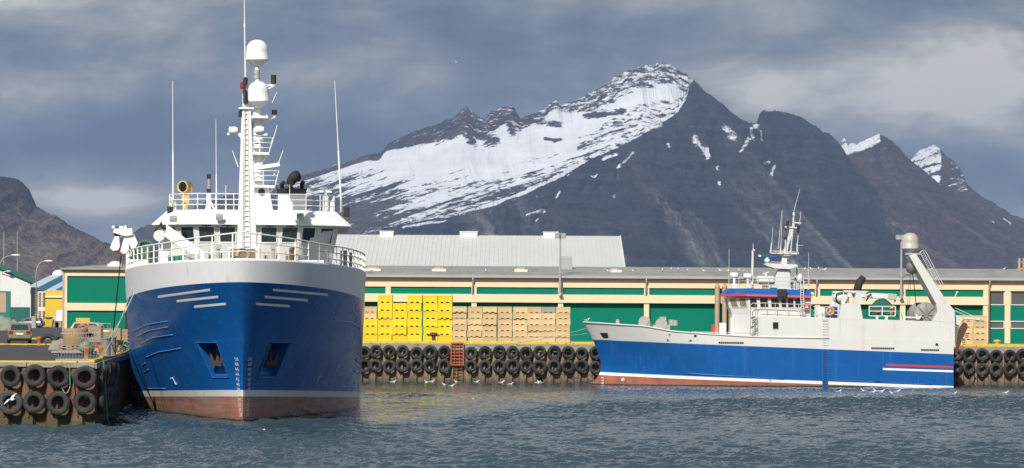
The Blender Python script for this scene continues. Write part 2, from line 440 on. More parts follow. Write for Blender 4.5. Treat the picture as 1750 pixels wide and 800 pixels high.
# ================= cloud builder for the slopes: none placed, no cloud shadow falls ====
mc, t, b = newmat('cloud'); b.inputs['Base Color'].default_value = (.8,.8,.8,1); b.inputs['Roughness'].default_value = 1
def cloud(cx, cy, cz, lobes, seed):
    bm = bmesh.new(); r = random.Random(seed)
    for (dx_, dy_, rx, ry, rz_) in lobes:
        M = T(dx_, dy_, r.uniform(-30,60)) @ Matrix.Diagonal((rx, ry, rz_, 1))
        bmesh.ops.create_icosphere(bm, subdivisions=5, radius=1, matrix=M)
    for v in bm.verts:
        n = mn.fractal(v.co/420+Vector((seed,0,0)), 1., 2., 5); v.co += Vector((v.co.x, v.co.y, 0)).normalized()*n*240 + Vector((0,0,n*90))
        if v.co.z < -60: v.co.z = -60 + (v.co.z+60)*.15
    me = bpy.data.meshes.new('cloud'); bm.to_mesh(me); bm.free(); me.polygons.foreach_set('use_smooth', [True]*len(me.polygons)); me.materials.append(mc)
    o = bpy.data.objects.new('cloud', me); COL.objects.link(o); o.location = (cx,cy,cz); struct(o, 'structure')
CLOUDS = []
for c_ in CLOUDS: cloud(*c_)
# ================= water, ground =================================================
mw, t, b = newmat('harbour water')
tc = t.n('TexCoord').outputs['Object']
b.inputs['Base Color'].default_value = (.036,.061,.074,1); b.inputs['Roughness'].default_value = .06
b.inputs['IOR'].default_value = 1.333; b.inputs['Specular IOR Level'].default_value = .5
h = t.add(t.mul(t.noise(t.map(tc, (1.,.75,1.)), 3.2, 3, .6), .6), t.mul(t.noise(tc, 9., 2, .5), .22))
t.set(b.inputs['Normal'], t.bump(h, .9, .12))
def water():
    y0, y1 = 74., 207.4
    nx, ny = 900, 1300
    us = np.linspace(-1, 1, nx); ys = y0*(y1/y0)**np.linspace(0, 1, ny)     # finer near the viewer
    U, Y = np.meshgrid(us, ys); X = U*(Y*.27+5.)
    rng = np.random.RandomState(4); Z = np.zeros_like(X)
    for k in range(96):
        lam = .24*(3.2/.24)**(rng.rand()**1.7)
        th = rad(62) + rng.randn()*.5
        kx, ky = math.cos(th)*2*math.pi/lam, math.sin(th)*2*math.pi/lam
        amp = .0088*lam**.86
        ph = rng.rand()*6.28
        # slowly bent crests so that no wave runs straight for long
        bend = 1.2*np.sin(X*.11+rng.rand()*6)+1.2*np.sin(Y*.09+rng.rand()*6)
        Z += amp*np.sin(kx*X+ky*Y+ph+bend)
    low = np.zeros_like(X)
    for k in range(9):
        th = rng.rand()*6.28; f = .05+.12*rng.rand()
        low += np.sin(math.cos(th)*f*X*1.+math.sin(th)*f*.6*Y+rng.rand()*6.28)
    low = low/9**.5
    sm = lambda v: 1/(1+np.exp(-v))
    # a ruffled cat's paw in the open, a smoother strip in the lee of ship and quay, with ragged borders
    yb = np.interp(X, [-14,-6,4.4,18,30,44], [150,126,157,165,172,176]) + 2.5*low
    lee = sm((Y-yb)/2.2)
    paw = np.exp(-(((X+7.4)/3.4)**2 + ((Y-172-.6*low)/6.5)**2)**2)
    gust = np.clip(1.0+.34*low, .5, 1.4)
    Z *= gust*(1-.77*lee*(1-.75*paw))*(1-.5*np.exp(-(((X+13.)/9)**2+((Y-131)/13.)**2)**2))
    edge = np.minimum.reduce([(1-np.abs(U))*12, (Y-y0)/2, np.ones_like(X)]); Z *= np.clip(edge, 0, 1)
    vs = np.stack([X.ravel(), Y.ravel(), Z.ravel()], 1)
    idx = np.arange(nx*ny).reshape(ny, nx)
    f = np.stack([idx[:-1,:-1].ravel(), idx[:-1,1:].ravel(), idx[1:,1:].ravel(), idx[1:,:-1].ravel()], 1)
    n0 = len(vs)
    ring_in = [idx[0,0], idx[0,-1], idx[-1,-1], idx[-1,0]]
    B = 1500.
    outer = np.array([(-B,-900,0),(B,-900,0),(B,y1,0),(-B,y1,0)], float)
    vs = np.vstack([vs, outer])
    faces = [tuple(q) for q in f.tolist()]
    o = n0
    faces += [tuple([o, o+1] + idx[0,::-1].tolist()), tuple([o+1, o+2] + idx[::-1,-1].tolist()), tuple([o+3, o] + idx[:,0].tolist())]
    me = bpy.data.meshes.new('water'); me.from_pydata(vs.tolist(), [], faces)
    me.polygons.foreach_set('use_smooth', [True]*len(faces)); me.materials.append(mw); me.update()
    ob = bpy.data.objects.new('water', me); COL.objects.link(ob); return struct(ob)
water()
QZ = 3.0; QY = 207.0
QC = Vector((-19.05, 120.6, 0)); QS = Vector((-.095, .9955, 0))      # near quay corner, direction of its side
QE = QC + QS*((QY-QC.y)/QS.y)
asph = pm('asphalt', (.058,.056,.055), .85, var=.3, scale=.25, spots=((.03,.03,.03), .6, .8, .55), fine=.2, bump=.3, bscale=30)
mg, t, b = newmat('land')
tc = t.n('TexCoord').outputs['Object']
c = t.mix(t.sstep(t.noise(tc, .004, 5), .4, .6), (.06,.065,.03), (.10,.085,.06))
c = t.mix(t.math('SUBTRACT', 1., t.sstep(t.sep(tc)[1], 480., 640.)), c, (.07,.068,.066))
t.set(b.inputs['Base Color'], c); b.inputs['Roughness'].default_value = .95
g = MB()
g.add([(-6000,QY+.6,QZ-.03),(6000,QY+.6,QZ-.03),(9000,14000,QZ-.03),(-9000,14000,QZ-.03)], [(0,1,2,3)])
struct(g.build('ground', mg))
g = MB(); a = QC + Vector((-.35,.35,0)); e = QE
g.add([(-160,a.y,QZ),(a.x,a.y,QZ),(e.x-.35,e.y,QZ),(e.x-.35,430,QZ),(-160,430,QZ)], [(0,1,2,3,4)])
struct(g.build('quay_apron', asph))
g = MB(); g.add([(e.x-.3,QY+.4,QZ+.004),(80,QY+.4,QZ+.004),(80,236,QZ+.004),(e.x-.3,236,QZ+.004)], [(0,1,2,3)])
struct(g.build('quay_road', pm('concrete apron', (.17,.165,.155), .9, var=.25, scale=.4, fine=.15)))
# ================= shared paints ==================================================
white = pm('white paint', (.78,.78,.75), .42, var=.05, scale=.6, streak=((.42,.32,.22), .22, 3.), fine=.03)
offw = pm('off white paint', (.66,.655,.63), .5, var=.08, scale=1.2, streak=((.36,.27,.18), .35, 3.), fine=.05)
greyp = pm('grey paint', (.34,.345,.34), .5, var=.12, scale=1., streak=((.2,.12,.07), .4, 3.))
steel = pm('galvanised steel', (.36,.37,.37), .45, .6, var=.15)
dark = pm('black paint', (.018,.018,.019), .5, var=.2)
blackrub = pm('rubber', (.024,.023,.022), .75, var=.35, scale=2., spots=((.19,.175,.15), .6, 2.0, .54), rnd=.45, bump=.5, bscale=14, low=((.05,.06,.03), -.7, -.2, .5))
yel = pm('yellow paint', (.62,.42,.03), .65, var=.25, scale=.8, spots=((.16,.13,.09), .85, 2.4, .54), fine=.16)
rustm = pm('rust', (.15,.065,.035), .9, var=.45, scale=2., spots=((.05,.028,.02), .8, 3., .52), bump=.4)
orange = pm('orange paint', (.42,.085,.03), .7, var=.35, scale=2., spots=((.16,.07,.04), .7, 3., .58))
glass = pm('dark glass', (.012,.016,.018), .06, var=.3, spec=.7)
wood = pm('weathered timber', (.36,.26,.15), .85, var=.3, scale=1.2, rnd=.12, fine=.2)
ropeg = pm('pale rope', (.34,.36,.29), .9, var=.25, scale=4.)
teal = pm('teal rope', (.06,.23,.18), .9, var=.3, scale=4.)
redp = pm('red paint', (.52,.035,.04), .5, var=.12)
bluep = pm('blue drum', (.02,.10,.34), .45, var=.15)
def wb(mb, name, mats, parent, root=None, bevel=0):   # the builder's points are world points; store them relative to the thing
    o0 = Vector((root or parent).location)
    mb.v = [p - o0 for p in mb.v]
    return mb.build(name, mats, parent, bevel=bevel)

# ================= quays ==========================================================
pile_far = pm('far sheet piling', (.23,.17,.115), .9, var=.38, scale=.8, streak=((.055,.045,.035), .9, 2.2), spots=((.17,.075,.04), .7, 1.1, .6), low=((.025,.028,.018), -.35, .75, .95), fine=.2, bump=.5)
pile_near = pm('near sheet piling', (.155,.075,.048), .9, var=.4, scale=.9, streak=((.035,.028,.022), .8, 2.6), spots=((.28,.23,.17), .75, .9, .54), low=((.055,.062,.028), .1, 1.5, .85), fine=.2, bump=.6)
conc = pm('stained concrete', (.27,.25,.215), .9, var=.3, scale=.9, streak=((.05,.045,.035), .85, 2.), spots=((.1,.085,.065), .7, 1.4, .54), fine=.2, bump=.4)
def quay(name, label, a, e, mat, pitch, kerb=.22, cap=2.4):
    t = thing(name, label, 'quay wall', (a.x, a.y, 0))
    d = Vector((e.x-a.x, e.y-a.y, 0)); L = d.length; d.normalize(); nrm = Vector((d.y, -d.x, 0))
    prof = []; k = 0
    n = int(L/pitch)+1
    for i in range(n):
        for fx, fy in ((0,0),(.42,0),(.52,-.26),(.90,-.26)):
            s = (i+fx)*pitch
            if s <= L: prof.append(d*s + nrm*(fy-.02))
    prof.append(d*L + nrm*-.02)
    mb = MB(); vs = [(p.x,p.y,-2.) for p in prof]+[(p.x,p.y,cap+.2) for p in prof]; m = len(prof)
    mb.add(vs, [(i,i+1,m+i+1,m+i) for i in range(m-1)]); mb.build('sheet_piling', mat, t, fix=False)
    M = Matrix.Translation((0,0,0)) @ Matrix((( d.x,nrm.x,0,0),(d.y,nrm.y,0,0),(0,0,1,0),(0,0,0,1)))
    mb = MB()
    x = 0; r = random.Random(name)
    while x < L:       # cap cast in lengths
        l = min(r.uniform(5.2, 6.4), L-x)
        mb.boxb((x,-.5,cap+r.uniform(-.03,.03)), (x+l-.03,.06,2.985), 0, M); x += l
    mb.build('concrete_cap', conc, t, bevel=.03)
    mb = MB(); x = 0
    while x < L:
        l = min(r.uniform(7, 9), L-x); mb.boxb((x,-.34,2.98), (x+l-.05,-.04+r.uniform(-.015,.01),2.98+kerb), 0, M); x += l
    mb.build('kerb', yel, t, bevel=.03)
    # rusty straps that carry the tyres
    mb = MB()
    for i in range(n):
        s = (i+.24)*pitch*1.0
        mb.boxb((s-.035,.0,.5), (s+.035,.05,2.9), 0, M)
    mb.build('strap', rustm, t)
    return t
quay('quay_wall', 'long far quay wall of stained sheet piling under the fish crates', Vector((QE.x,QY,0)), Vector((82,QY,0)), pile_far, 1.075)
quay('quay_wall', 'rusty near quay wall of sheet piling facing the water at the left', Vector((-45,QC.y,0)), Vector((QC.x,QC.y,0)), pile_near, 1.13, .09, 2.76)
quay('quay_wall', 'shaded side of the near quay where the big blue ship lies', Vector((QC.x,QC.y,0)), Vector((QE.x,QE.y,0)), pile_near, 1.13, .14, 2.7)
# tyres
def tyre_mesh(seed):
    r = random.Random(seed); mb = MB()
    prof = [(.27,-.10),(.30,-.135),(.40,-.15),(.47,-.14),(.515,-.11),(.53,-.05),(.53,.05),(.515,.11),(.47,.14),(.40,.15),(.30,.135),(.27,.10),(.285,.09),(.36,.06),(.43,0),(.36,-.06),(.285,-.09)]
    mb.lathe(prof, RX(math.pi/2), 30, 0, True, True)
    for i, p in enumerate(mb.v):
        a = math.atan2(p.z, p.x); k = 1 + .035*math.sin(2*a+seed) + .015*math.sin(3*a+seed*2)
        mb.v[i] = Vector((p.x*k, p.y, p.z*k*(1.02 if p.z < 0 else 1)))
    if seed % 2:
        for k in range(36):
            a = k*math.pi/18
            mb.box((.525*math.cos(a), 0, .525*math.sin(a)), (.03,.24,.045), 0, rot=(0,-a,0))
    o = mb.build('tyre_fender', blackrub); return o
protos = [tyre_mesh(i) for i in range(4)]
used_p = set()
def tyre(loc, rz, label, group):
    i = R.randrange(4)
    o = protos[i] if i not in used_p else protos[i].copy()
    if i in used_p: COL.objects.link(o)
    used_p.add(i)
    o.location = loc; o.rotation_euler = (R.uniform(-.10,.10), R.uniform(0,6.28), rz+R.uniform(-.08,.08))
    k = R.uniform(.9,1.07); o.scale = (k*R.uniform(.98,1.02), R.uniform(.8,1.15), k); o.location.z += R.uniform(-.05,.04)
    return tag(o, label, 'tyre', group)
FX = [(623,'left',7),(642,'left',6),(665,'left',5),(688,'left',4),(712,'left',3),(735,'left',2),(759,'left',1)] + [(px,'right',i+1) for i,px in enumerate([805,829,853,876,899,922,947,971,994,1018])]
for px, sd, k in FX:
    for row, z in (('upper', 2.34), ('lower', 1.27)):
        p = P(px, 600, QY-.2); tyre((p.x, QY-.2, z+R.uniform(-.05,.05)), 0, f'{row} row tyre on the far quay, {ORD(k-1)} to the {sd} of the orange ladder', 'tyre fenders on the far quay')
for k, px in enumerate([1634,1656,1679,1702,1726,1748]):
    for row, z in (('upper', 2.34), ('lower', 1.27)):
        p = P(px, 600, QY-.2); tyre((p.x, QY-.2, z+R.uniform(-.05,.05)), 0, f'{row} row tyre on the far quay, {ORD(k)} to the right of the trawler', 'tyre fenders on the far quay')
for k, px in enumerate([18,59,100,145]):
    for row, z in (('upper', 2.38), ('lower', 1.2)):
        p = P(px, 640, QC.y-.2); tyre((p.x, QC.y-.2, z), 0, f'large {row} row tyre on the rusty near quay face, {ORD(3-k)} from the corner', 'tyre fenders on the near quay')
for k in range(11):
    for row, z in (('upper', 2.3), ('lower', 1.2)):
        p = QC + QS*(.9+k*1.25) + Vector((.2,.0,0)); tyre((p.x, p.y, z+R.uniform(-.06,.06)), math.pi/2+.095, f'dark {row} row tyre on the shaded near quay side, {ORD(k)} from the corner', 'tyre fenders on the shaded quay side')
# orange ladder recess
p = P(781.5, 606, QY-.25)
t = thing('quay_ladder', 'orange framed ladder down the far quay between the tyres', 'ladder', (p.x, QY-.25, 0))
mb = MB()
for sx in (-.48,.48): mb.box((sx,0,2.2), (.1,.14,1.75))
for z in (3.05,1.35): mb.box((0,0,z), (1.0,.13,.1))
mb.build('frame', orange, t)
mb = MB()
for i in range(6): mb.box((0,.02,1.55+i*.26), (.88,.05,.05))
for x in (-.2,.2): mb.box((x,.03,2.2), (.04,.04,1.65))
mb.build('grille', orange, t)
mb = MB()
for sx in (-.33,.33): mb.box((sx,.1,.55), (.06,.06,1.9))
for i in range(6): mb.box((0,.1,-.1+i*.28), (.66,.05,.04))
mb.build('ladder_rungs', rustm, t)
mb = MB(); mb.boxb((-.45,.2,1.3),(.45,.23,3.0)); mb.build('back_plate', rustm, t)
# black pipe outlet
p = P(919, 641, QY-.3)
mb = MB(); mb.lathe([(.13,-.6),(.21,-.6),(.21,.3),(.17,.3),(.17,-.5),(.13,-.5)], RX(math.pi/2), 18)
tag(mb.build('drain_pipe', dark, loc=(p.x, QY-.1, .55)), 'black drain pipe end low on the far quay wall', 'pipe')

# ================= crates =========================================================
yplast = pm('yellow plastic', (.70,.545,.014), .42, var=.07, scale=1.3, spots=((.42,.28,.02), .35, 1.5, .6), rnd=.09, fine=.05)
tplast = pm('tan plastic', (.60,.43,.225), .5, var=.1, scale=1.2, streak=((.3,.16,.07), .5, 3.), spots=((.42,.26,.13), .5, 1.5, .58), rnd=.13, fine=.07)
def crate_mesh(name, w, d, h, mat):
    mb = MB(); e = .03; ft = h*.2
    for fx0, fx1 in ((0,.22),(.40,.60),(.78,1)):       # skids leave two fork openings
        mb.boxb((-w/2+fx0*w+.002,-d/2+.01,0), (-w/2+fx1*w-.002,d/2-.01,ft))
    mb.boxb((-w/2+.05,-.03,.0),(w/2-.05,.03,ft))
    b = [(-w/2+e,-d/2+e,ft),(w/2-e,-d/2+e,ft),(w/2-e,d/2-e,ft),(-w/2+e,d/2-e,ft)]
    mb.hexa([Vector(p) for p in b]+[Vector((x*1.0,y,h*.9)) for x,y in ((-w/2+.012,-d/2+.012),(w/2-.012,-d/2+.012),(w/2-.012,d/2-.012),(-w/2+.012,d/2-.012))])
    mb.boxb((-w/2,-d/2,h*.86),(w/2,d/2,h*.985))
    mb.boxb((-w/2+.005,-d/2+.005,ft-.03),(w/2-.005,d/2-.005,ft+.05))
    for sx in (-1,1):
        mb.boxb((sx*(w/2-.05)-.045,-d/2+.003,ft),(sx*(w/2-.05)+.045,d/2-.003,h*.9))
    return mb.build(name, mat, bevel=.012)
ytub = crate_mesh('yellow_tub', 1.17, 1.15, .635, yplast)
ttub = crate_mesh('tan_crate', 1.15, 1.15, .487, tplast)
gtub = crate_mesh('grey_crate', 1.15, 1.15, .487, pm('grey plastic', (.30,.29,.26), .6, var=.15))
usedc = set()
def place(o, loc, label, cat, group):
    if o.name in usedc: c = o.copy(); COL.objects.link(c)
    else: c = o; usedc.add(o.name)
    c.location = loc; c.rotation_euler = (0,0,R.uniform(-.035,.035)); return tag(c, label, cat, group)
YC = 211.6
ycols = [(633,3),(658,6),(683,5),(708.5,6),(735.5,6),(760.5,6)]
for ci, (px, n) in enumerate(ycols):
    x = P(px, 540, YC-.57).x
    for k in range(n):
        pos = 'topmost' if k == n-1 else ('bottom' if k == 0 else ORD(k)+' from the ground')
        place(ytub, (x+R.uniform(-.025,.025), YC+R.uniform(-.08,.08), QZ+.01+k*.638), f'yellow fish tub, {pos} in the {ORD(ci)} yellow stack from the ship', 'crate', 'yellow fish tubs stacked on the far quay')
for k in range(4):
    place(ttub, (P(632,540,YC).x, YC+.1, QZ+.01+3*.638+k*.49-(.0)), f'tan crate, {ORD(k)} one above the three low yellow tubs by the ship', 'crate', 'tan fish crates stacked on the far quay') if k < 2 else None
tcols = [785.5,811.5,836.8,863,888.6,913,937.3,962]
for ci, px in enumerate(tcols):
    x = P(px, 540, YC-.57).x
    for k in range(6):
        pos = 'topmost' if k == 5 else ('bottom' if k == 0 else ORD(k)+' from the ground')
        if ci == 6 and k == 5: place(gtub, (x, YC, QZ+.01+k*.49), 'faded grey crate on top of the seventh tan stack', 'crate', 'tan fish crates stacked on the far quay'); continue
        place(ttub, (x+R.uniform(-.03,.03), YC+R.uniform(-.1,.1), QZ+.01+k*.49), f'tan crate, {pos} in the {ORD(ci)} tan stack right of the yellow tubs', 'crate', 'tan fish crates stacked on the far quay')
for ci, px in enumerate([1651,1675.5]):
    x = P(px, 570, YC-.57).x
    for k in range(5):
        pos = 'topmost' if k == 4 else ('bottom' if k == 0 else ORD(k)+' from the ground')
        place(ttub, (x, YC+.1, QZ+.01+k*.49), f'tan crate behind the white ship stern, {pos} in the {["left","right"][ci]} stack', 'crate', 'tan crates by the ship stern')
# ================= warehouses =====================================================
cream = pm('cream render', (.74,.58,.385), .85, var=.06, scale=.35, streak=((.42,.25,.12), .4, 2.2), fine=.04)
green = pm('green panel', (.001,.165,.105), .75, var=.09, scale=.5, streak=((.008,.105,.07), .4, 2.), fine=.05, spec=.12)
greend = pm('dark green trim', (.012,.12,.095), .6, var=.1)
roofg = pm('grey felt roof', (.29,.285,.265), .9, var=.22, scale=.25, spots=((.11,.105,.095), .6, .5, .52), fine=.15)
whr = pm('ribbed white roof', (.54,.55,.515), .55, var=.06, scale=.12, streak=((.40,.40,.36), .3, 1.), fine=.03)
wwall = pm('white wall', (.70,.70,.68), .8, var=.06, scale=.3)
pipem = pm('beige pipe', (.40,.30,.2), .6, var=.15, streak=((.16,.08,.04), .6, 3.))
YF = 234.0; SF = F/YF
def fx(px): return (px + 0 - CX)/SF
zz = dict(gut=8.70, g0=7.74, g1=7.12, b1=6.39)
wh = thing('warehouse', 'long cream warehouse with green panels and grey roof behind the crates', 'warehouse', (fx(1100), YF, QZ))
X0, X1 = fx(560), fx(1689)
pil = [663,810,958,1105,1250,1397,1543]
mb = MB()
mb.boxb((X0,YF,zz['g0']),(X1,YF+.35,zz['gut']))                         # fascia
mb.boxb((X0,YF-.10,zz['b1']),(X1,YF+.36,zz['g1']))                      # band
for px in pil: mb.boxb((fx(px)-.23,YF+.02,zz['g1']-.02),(fx(px)+.23,YF+.34,zz['g0']+.02)); mb.boxb((fx(px)-.23,YF+.02,QZ),(fx(px)+.23,YF+.5,zz['b1']+.02))
mb.boxb((X1-.45,YF-.02,QZ),(X1,YF+.5,zz['gut']-.01))
mb.boxb((X0,YF+.75,QZ),(X1+14,YF+13,zz['gut']-.05))                     # core
wb(mb, 'wall', cream, wh, bevel=.015)
edges = [560]+pil+[1689]
for a, c in zip(edges, edges[1:]):
    xa = fx(a)+(.24 if a != 560 else 0); xc = fx(c)-(.24 if c != 1689 else .46)
    mb = MB(); mb.boxb((xa,YF+.14,zz['g1']+.003),(xc,YF+.3,zz['g0']-.003)); wb(mb, 'upper_panel', green, wh)
    mb = MB(); mb.boxb((xa,YF+.46,QZ),(xc,YF+.7,zz['b1']+.01)); wb(mb, 'lower_panel', green, wh)
mb = MB()
yr = YF+13; zr = 9.85
mb.hexa([Vector(p) for p in ((X0,YF-.35,zz['gut']),(X1+16,YF-.35,zz['gut']),(X1+16,yr,zr-.15),(X0,yr,zr-.15),(X0,YF-.35,zz['gut']+.12),(X1+16,YF-.35,zz['gut']+.12),(X1+16,yr,zr),(X0,yr,zr))])
mb.hexa([Vector(p) for p in ((X0,yr,zr-.15),(X1+16,yr,zr-.15),(X1+16,yr+12,zz['gut']),(X0,yr+12,zz['gut']),(X0,yr,zr),(X1+16,yr,zr),(X1+16,yr+12,zz['gut']+.12),(X0,yr+12,zz['gut']+.12))])
rf = wb(mb, 'roof', roofg, wh)
mb = MB(); mb.boxb((X0,YF-.5,zz['gut']-.12),(X1+16,YF-.36,zz['gut']+.10)); wb(mb, 'gutter', greyp, wh)
for px in (808,1104,1395,1690):
    mb = MB(); x = fx(px)
    mb.tube([(x,YF-.42,zz['gut']-.1),(x,YF-.42,zz['gut']-.35),(x,YF-.16,zz['gut']-.6),(x,YF-.16,zz['g1'] if px != 1690 else QZ)], .07, 8); wb(mb, 'downpipe', pipem if px == 1690 else greyp, wh)
for px in (1225,1237.5):
    mb = MB(); x = fx(px)
    mb.cyl((x,YF-.45,QZ),(x,YF-.45,7.85),.22,n=16); mb.sph((x,YF-.45,7.85),.24,16,8,0,(1,1,1.3)); mb.cyl((x,YF-.45,6.6),(x,YF-.45,6.75),.26,n=16)
    wb(mb, 'vent_pipe', pipem, wh)
for px, w_ in ((637,1.4),(750,1.3),(890,1.2),(1052,1.1)):
    mb = MB(); x = fx(px)*1.02
    mb.boxb((x-w_/2,YF+4.6,9.05),(x+w_/2,YF+5.8,9.42)); mb.sph((x,YF+5.2,9.42),.5,12,6,1,(w_/1.0,1,.45)); wb(mb, 'skylight', [offw, pipem], wh)
# windowed end bay
mb = MB()
for a, c in ((1717.5,1727),(1764,1776),(1815,1830)): mb.boxb((fx(a),YF+.05,QZ),(fx(c),YF+.45,7.75))
mb.boxb((fx(1689)+.005,YF+.02,7.66),(fx(1850),YF+.5,zz['gut']))
wb(mb, 'end_wall', cream, wh, bevel=.015)
for a, c in ((1690,1717.5),(1727,1764),(1776,1815)):
    for z0, z1, w_ in ((6.4,7.64,1),(5.0,6.4,0),(4.3,5.0,1),(3.0,4.3,0)):
        xa, xc = fx(a)+.02, fx(c)-.01
        mb = MB()
        if not w_: mb.boxb((xa,YF+.25,z0),(xc,YF+.45,z1)); wb(mb, 'lower_panel', green, wh)
        else:
            f_ = .07
            for q in ((xa,z0,xc,z0+f_),(xa,z1-f_,xc,z1),(xa,z0+f_,xa+f_,z1-f_),(xc-f_,z0+f_,xc,z1-f_)): mb.boxb((q[0],YF+.2,q[1]),(q[2],YF+.4,q[3]))
            wf = wb(mb, 'window', offw, wh)
            mb = MB(); mb.boxb((xa+f_,YF+.28,z0+f_),(xc-f_,YF+.3,z1-f_)); wb(mb, 'pane', pm('office glass', (.10,.105,.10) if z0 > 5 else (.3,.31,.3), .12, var=.3, scale=.4), wf, wh)
# floodlight poles on the facade
for k, (px, y0, y1) in enumerate(((957,402,503),(1540,405,509))):
    p0 = P(px, y1, YF-.55); p1 = P(px, y0, YF-.55)
    t = thing('floodlight_pole', ['tall grey floodlight pole on the warehouse front between two tan stacks and the ship bow','tall grey floodlight pole on the warehouse behind the grey satellite dome'][k], 'lamp pole', (p0.x, p0.y, p0.z), 0, 'floodlight poles on the warehouse')
    H = p1.z-p0.z; mb = MB(); mb.cyl((0,0,0),(0,0,H),.11,.075,10); mb.boxb((-.16,-.16,0),(.16,.16,.12)); mb.box((0,.15,1.9),(.3,.5,.06)); mb.box((0,.15,.9),(.3,.5,.06)); mb.build('pole', greyp, t)
    for sx in (-.28,.28) if k == 0 else (-.3,.05):
        mb = MB(); mb.box((sx,-.12,H-.05),(.44,.34,.36),rot=(.35,0,0)); lm = mb.build('lamp', greyp, t)
        mb = MB(); mb.box((sx,-.30,H-.11),(.36,.02,.26),rot=(.35,0,0)); mb.build('lens', pm('lamp glass', (.5,.5,.46), .15), lm)
    mb = MB(); mb.box((0,0,H+.12),(.9,.08,.08)); mb.build('crossbar', greyp, t)
# grey hatch on the roof
p = P(964,452,YF+9)
mb = MB(); mb.yz([(0,0),(1.2,0),(1.2,.5),(.2,1.25),(0,1.1)], -.3,.75); tag(mb.build('roof_vent', greyp, loc=(p.x,p.y,9.5), bevel=.02), 'tilted grey vent hood on the warehouse roof beside the floodlight pole', 'roof vent')

# white ribbed roof hall behind
YR, YE = 303.0, 290.0
r1 = P(1059,404,YR); e1 = P(1066,457,YE); xl = P(545,400,YR).x
t = thing('roofed_hall', 'big hall with pale ribbed metal roof behind the warehouse', 'hall', (0,YE,QZ))
mb = MB(); n = int((r1.x-xl)/.5)
for i in range(n):
    a = xl+i*(r1.x-xl)/n; c = xl+(i+1)*(r1.x-xl)/n; m_ = (a*.72+c*.28)
    sh = (e1.x-r1.x)
    for (q0, q1, up) in ((a, m_, .035), (m_, c, 0)):
        mb.hexa([Vector(v) for v in ((q0,YE-.3,e1.z-.1),(q1,YE-.3,e1.z-.1),(q1,YR,r1.z-.1),(q0,YR,r1.z-.1),(q0,YE-.3,e1.z+up),(q1,YE-.3,e1.z+up),(q1,YR,r1.z+up),(q0,YR,r1.z+up))])
wb(mb, 'roof', whr, t)
mb = MB(); mb.hexa([Vector(v) for v in ((xl,YR+.01,r1.z-.2),(r1.x,YR+.01,r1.z-.2),(r1.x,YR+13,e1.z-.2),(xl,YR+13,e1.z-.2),(xl,YR+.01,r1.z+.02),(r1.x,YR+.01,r1.z+.02),(r1.x,YR+13,e1.z),(xl,YR+13,e1.z))]); wb(mb, 'back_roof', whr, t)
mb = MB(); mb.loft([(r1.x-.05,YE,QZ),(r1.x-.05,YR+13,QZ),(r1.x-.05,YR+13,e1.z-.12),(r1.x-.05,YR,r1.z-.12),(r1.x-.05,YE,e1.z-.12)], [(xl,YE,QZ),(xl,YR+13,QZ),(xl,YR+13,e1.z-.12),(xl,YR,r1.z-.12),(xl,YE,e1.z-.12)]); wb(mb, 'wall', wwall, t)
mb = MB(); mb.boxb((xl,YE-.42,e1.z-.28),(r1.x+.1,YE-.3,e1.z-.02)); wb(mb, 'gutter', offw, t)
mb = MB(); mb.hexa([Vector(v) for v in ((r1.x,YE-.35,e1.z-.2),(r1.x+.12,YE-.35,e1.z-.2),(r1.x+.12,YR,r1.z-.2),(r1.x,YR,r1.z-.2),(r1.x,YE-.35,e1.z+.12),(r1.x+.12,YE-.35,e1.z+.12),(r1.x+.12,YR,r1.z+.12),(r1.x,YR,r1.z+.12))]); wb(mb, 'verge_trim', offw, t)
for px in (630,706,782,858,936,1012):
    q = P(px,458,YE-.1); mb = MB(); mb.boxb((q.x-.5,YE-.1,e1.z-1.2),(q.x+.5,YE-.02,e1.z-.4)); wb(mb, 'window', greend, t)
for px, w_ in ((661,1.55),(801,2.0),(941,1.7)):
    q = P(px,403,YR); mb = MB(); mb.boxb((q.x-w_/2,YR-.6,r1.z-.2),(q.x+w_/2,YR+.6,r1.z+.38)); mb.boxb((q.x-w_/2-.06,YR-.7,r1.z+.38),(q.x+w_/2+.06,YR+.7,r1.z+.46)); wb(mb, 'ridge_vent', white, t, bevel=.01)

# green and cream block at the left
YB = 225.0; SB = F/YB
def bx(px): return (px + ROLL*(500-HY) - CX)/SB
xa, xb = bx(110), bx(420)
t = thing('green_building', 'two storey cream block with large green panels left of the big ship', 'building', (bx(170),YB,QZ))
zg = 8.94
mb = MB()
mb.boxb((xa,YB,8.40),(xb,YB+.4,zg)); mb.boxb((xa,YB-.04,5.45),(xb,YB+.4,6.1)); mb.boxb((xa,YB-.02,QZ),(bx(115),YB+.4,8.41)); mb.boxb((bx(222.5),YB-.02,QZ),(bx(230),YB+.4,5.46))
mb.boxb((xa+.02,YB+.4,QZ),(xb,YB+20,zg-.02)); wb(mb, 'wall', cream, t, bevel=.015)
mb = MB(); mb.boxb((bx(115)+.003,YB+.14,6.1),(xb,YB+.39,8.4)); wb(mb, 'upper_panel', green, t)
mb = MB(); mb.boxb((bx(115)+.003,YB+.14,QZ),(bx(214),YB+.39,5.45)); wb(mb, 'lower_panel', green, t)
mb = MB(); mb.boxb((bx(214)+.01,YB+.2,3.6),(bx(222)-.01,YB+.3,5.3)); dwn = wb(mb, 'window', dark, t)
mb = MB(); mb.boxb((xa-.16,YB-.06,QZ),(xa-.002,YB+.5,zg-.01)); wb(mb, 'corner_trim', greyp, t)
mb = MB(); mb.loft([(xa-.3,YB-.35,zg),(xb,YB-.35,zg),(xb,YB+20.3,zg),(xa-.3,YB+20.3,zg)], [(xa-.3,YB-.35,zg+.16),(xb,YB-.35,zg+.16),(xb,YB+20.3,zg+.16),(xa-.3,YB+20.3,zg+.16)])
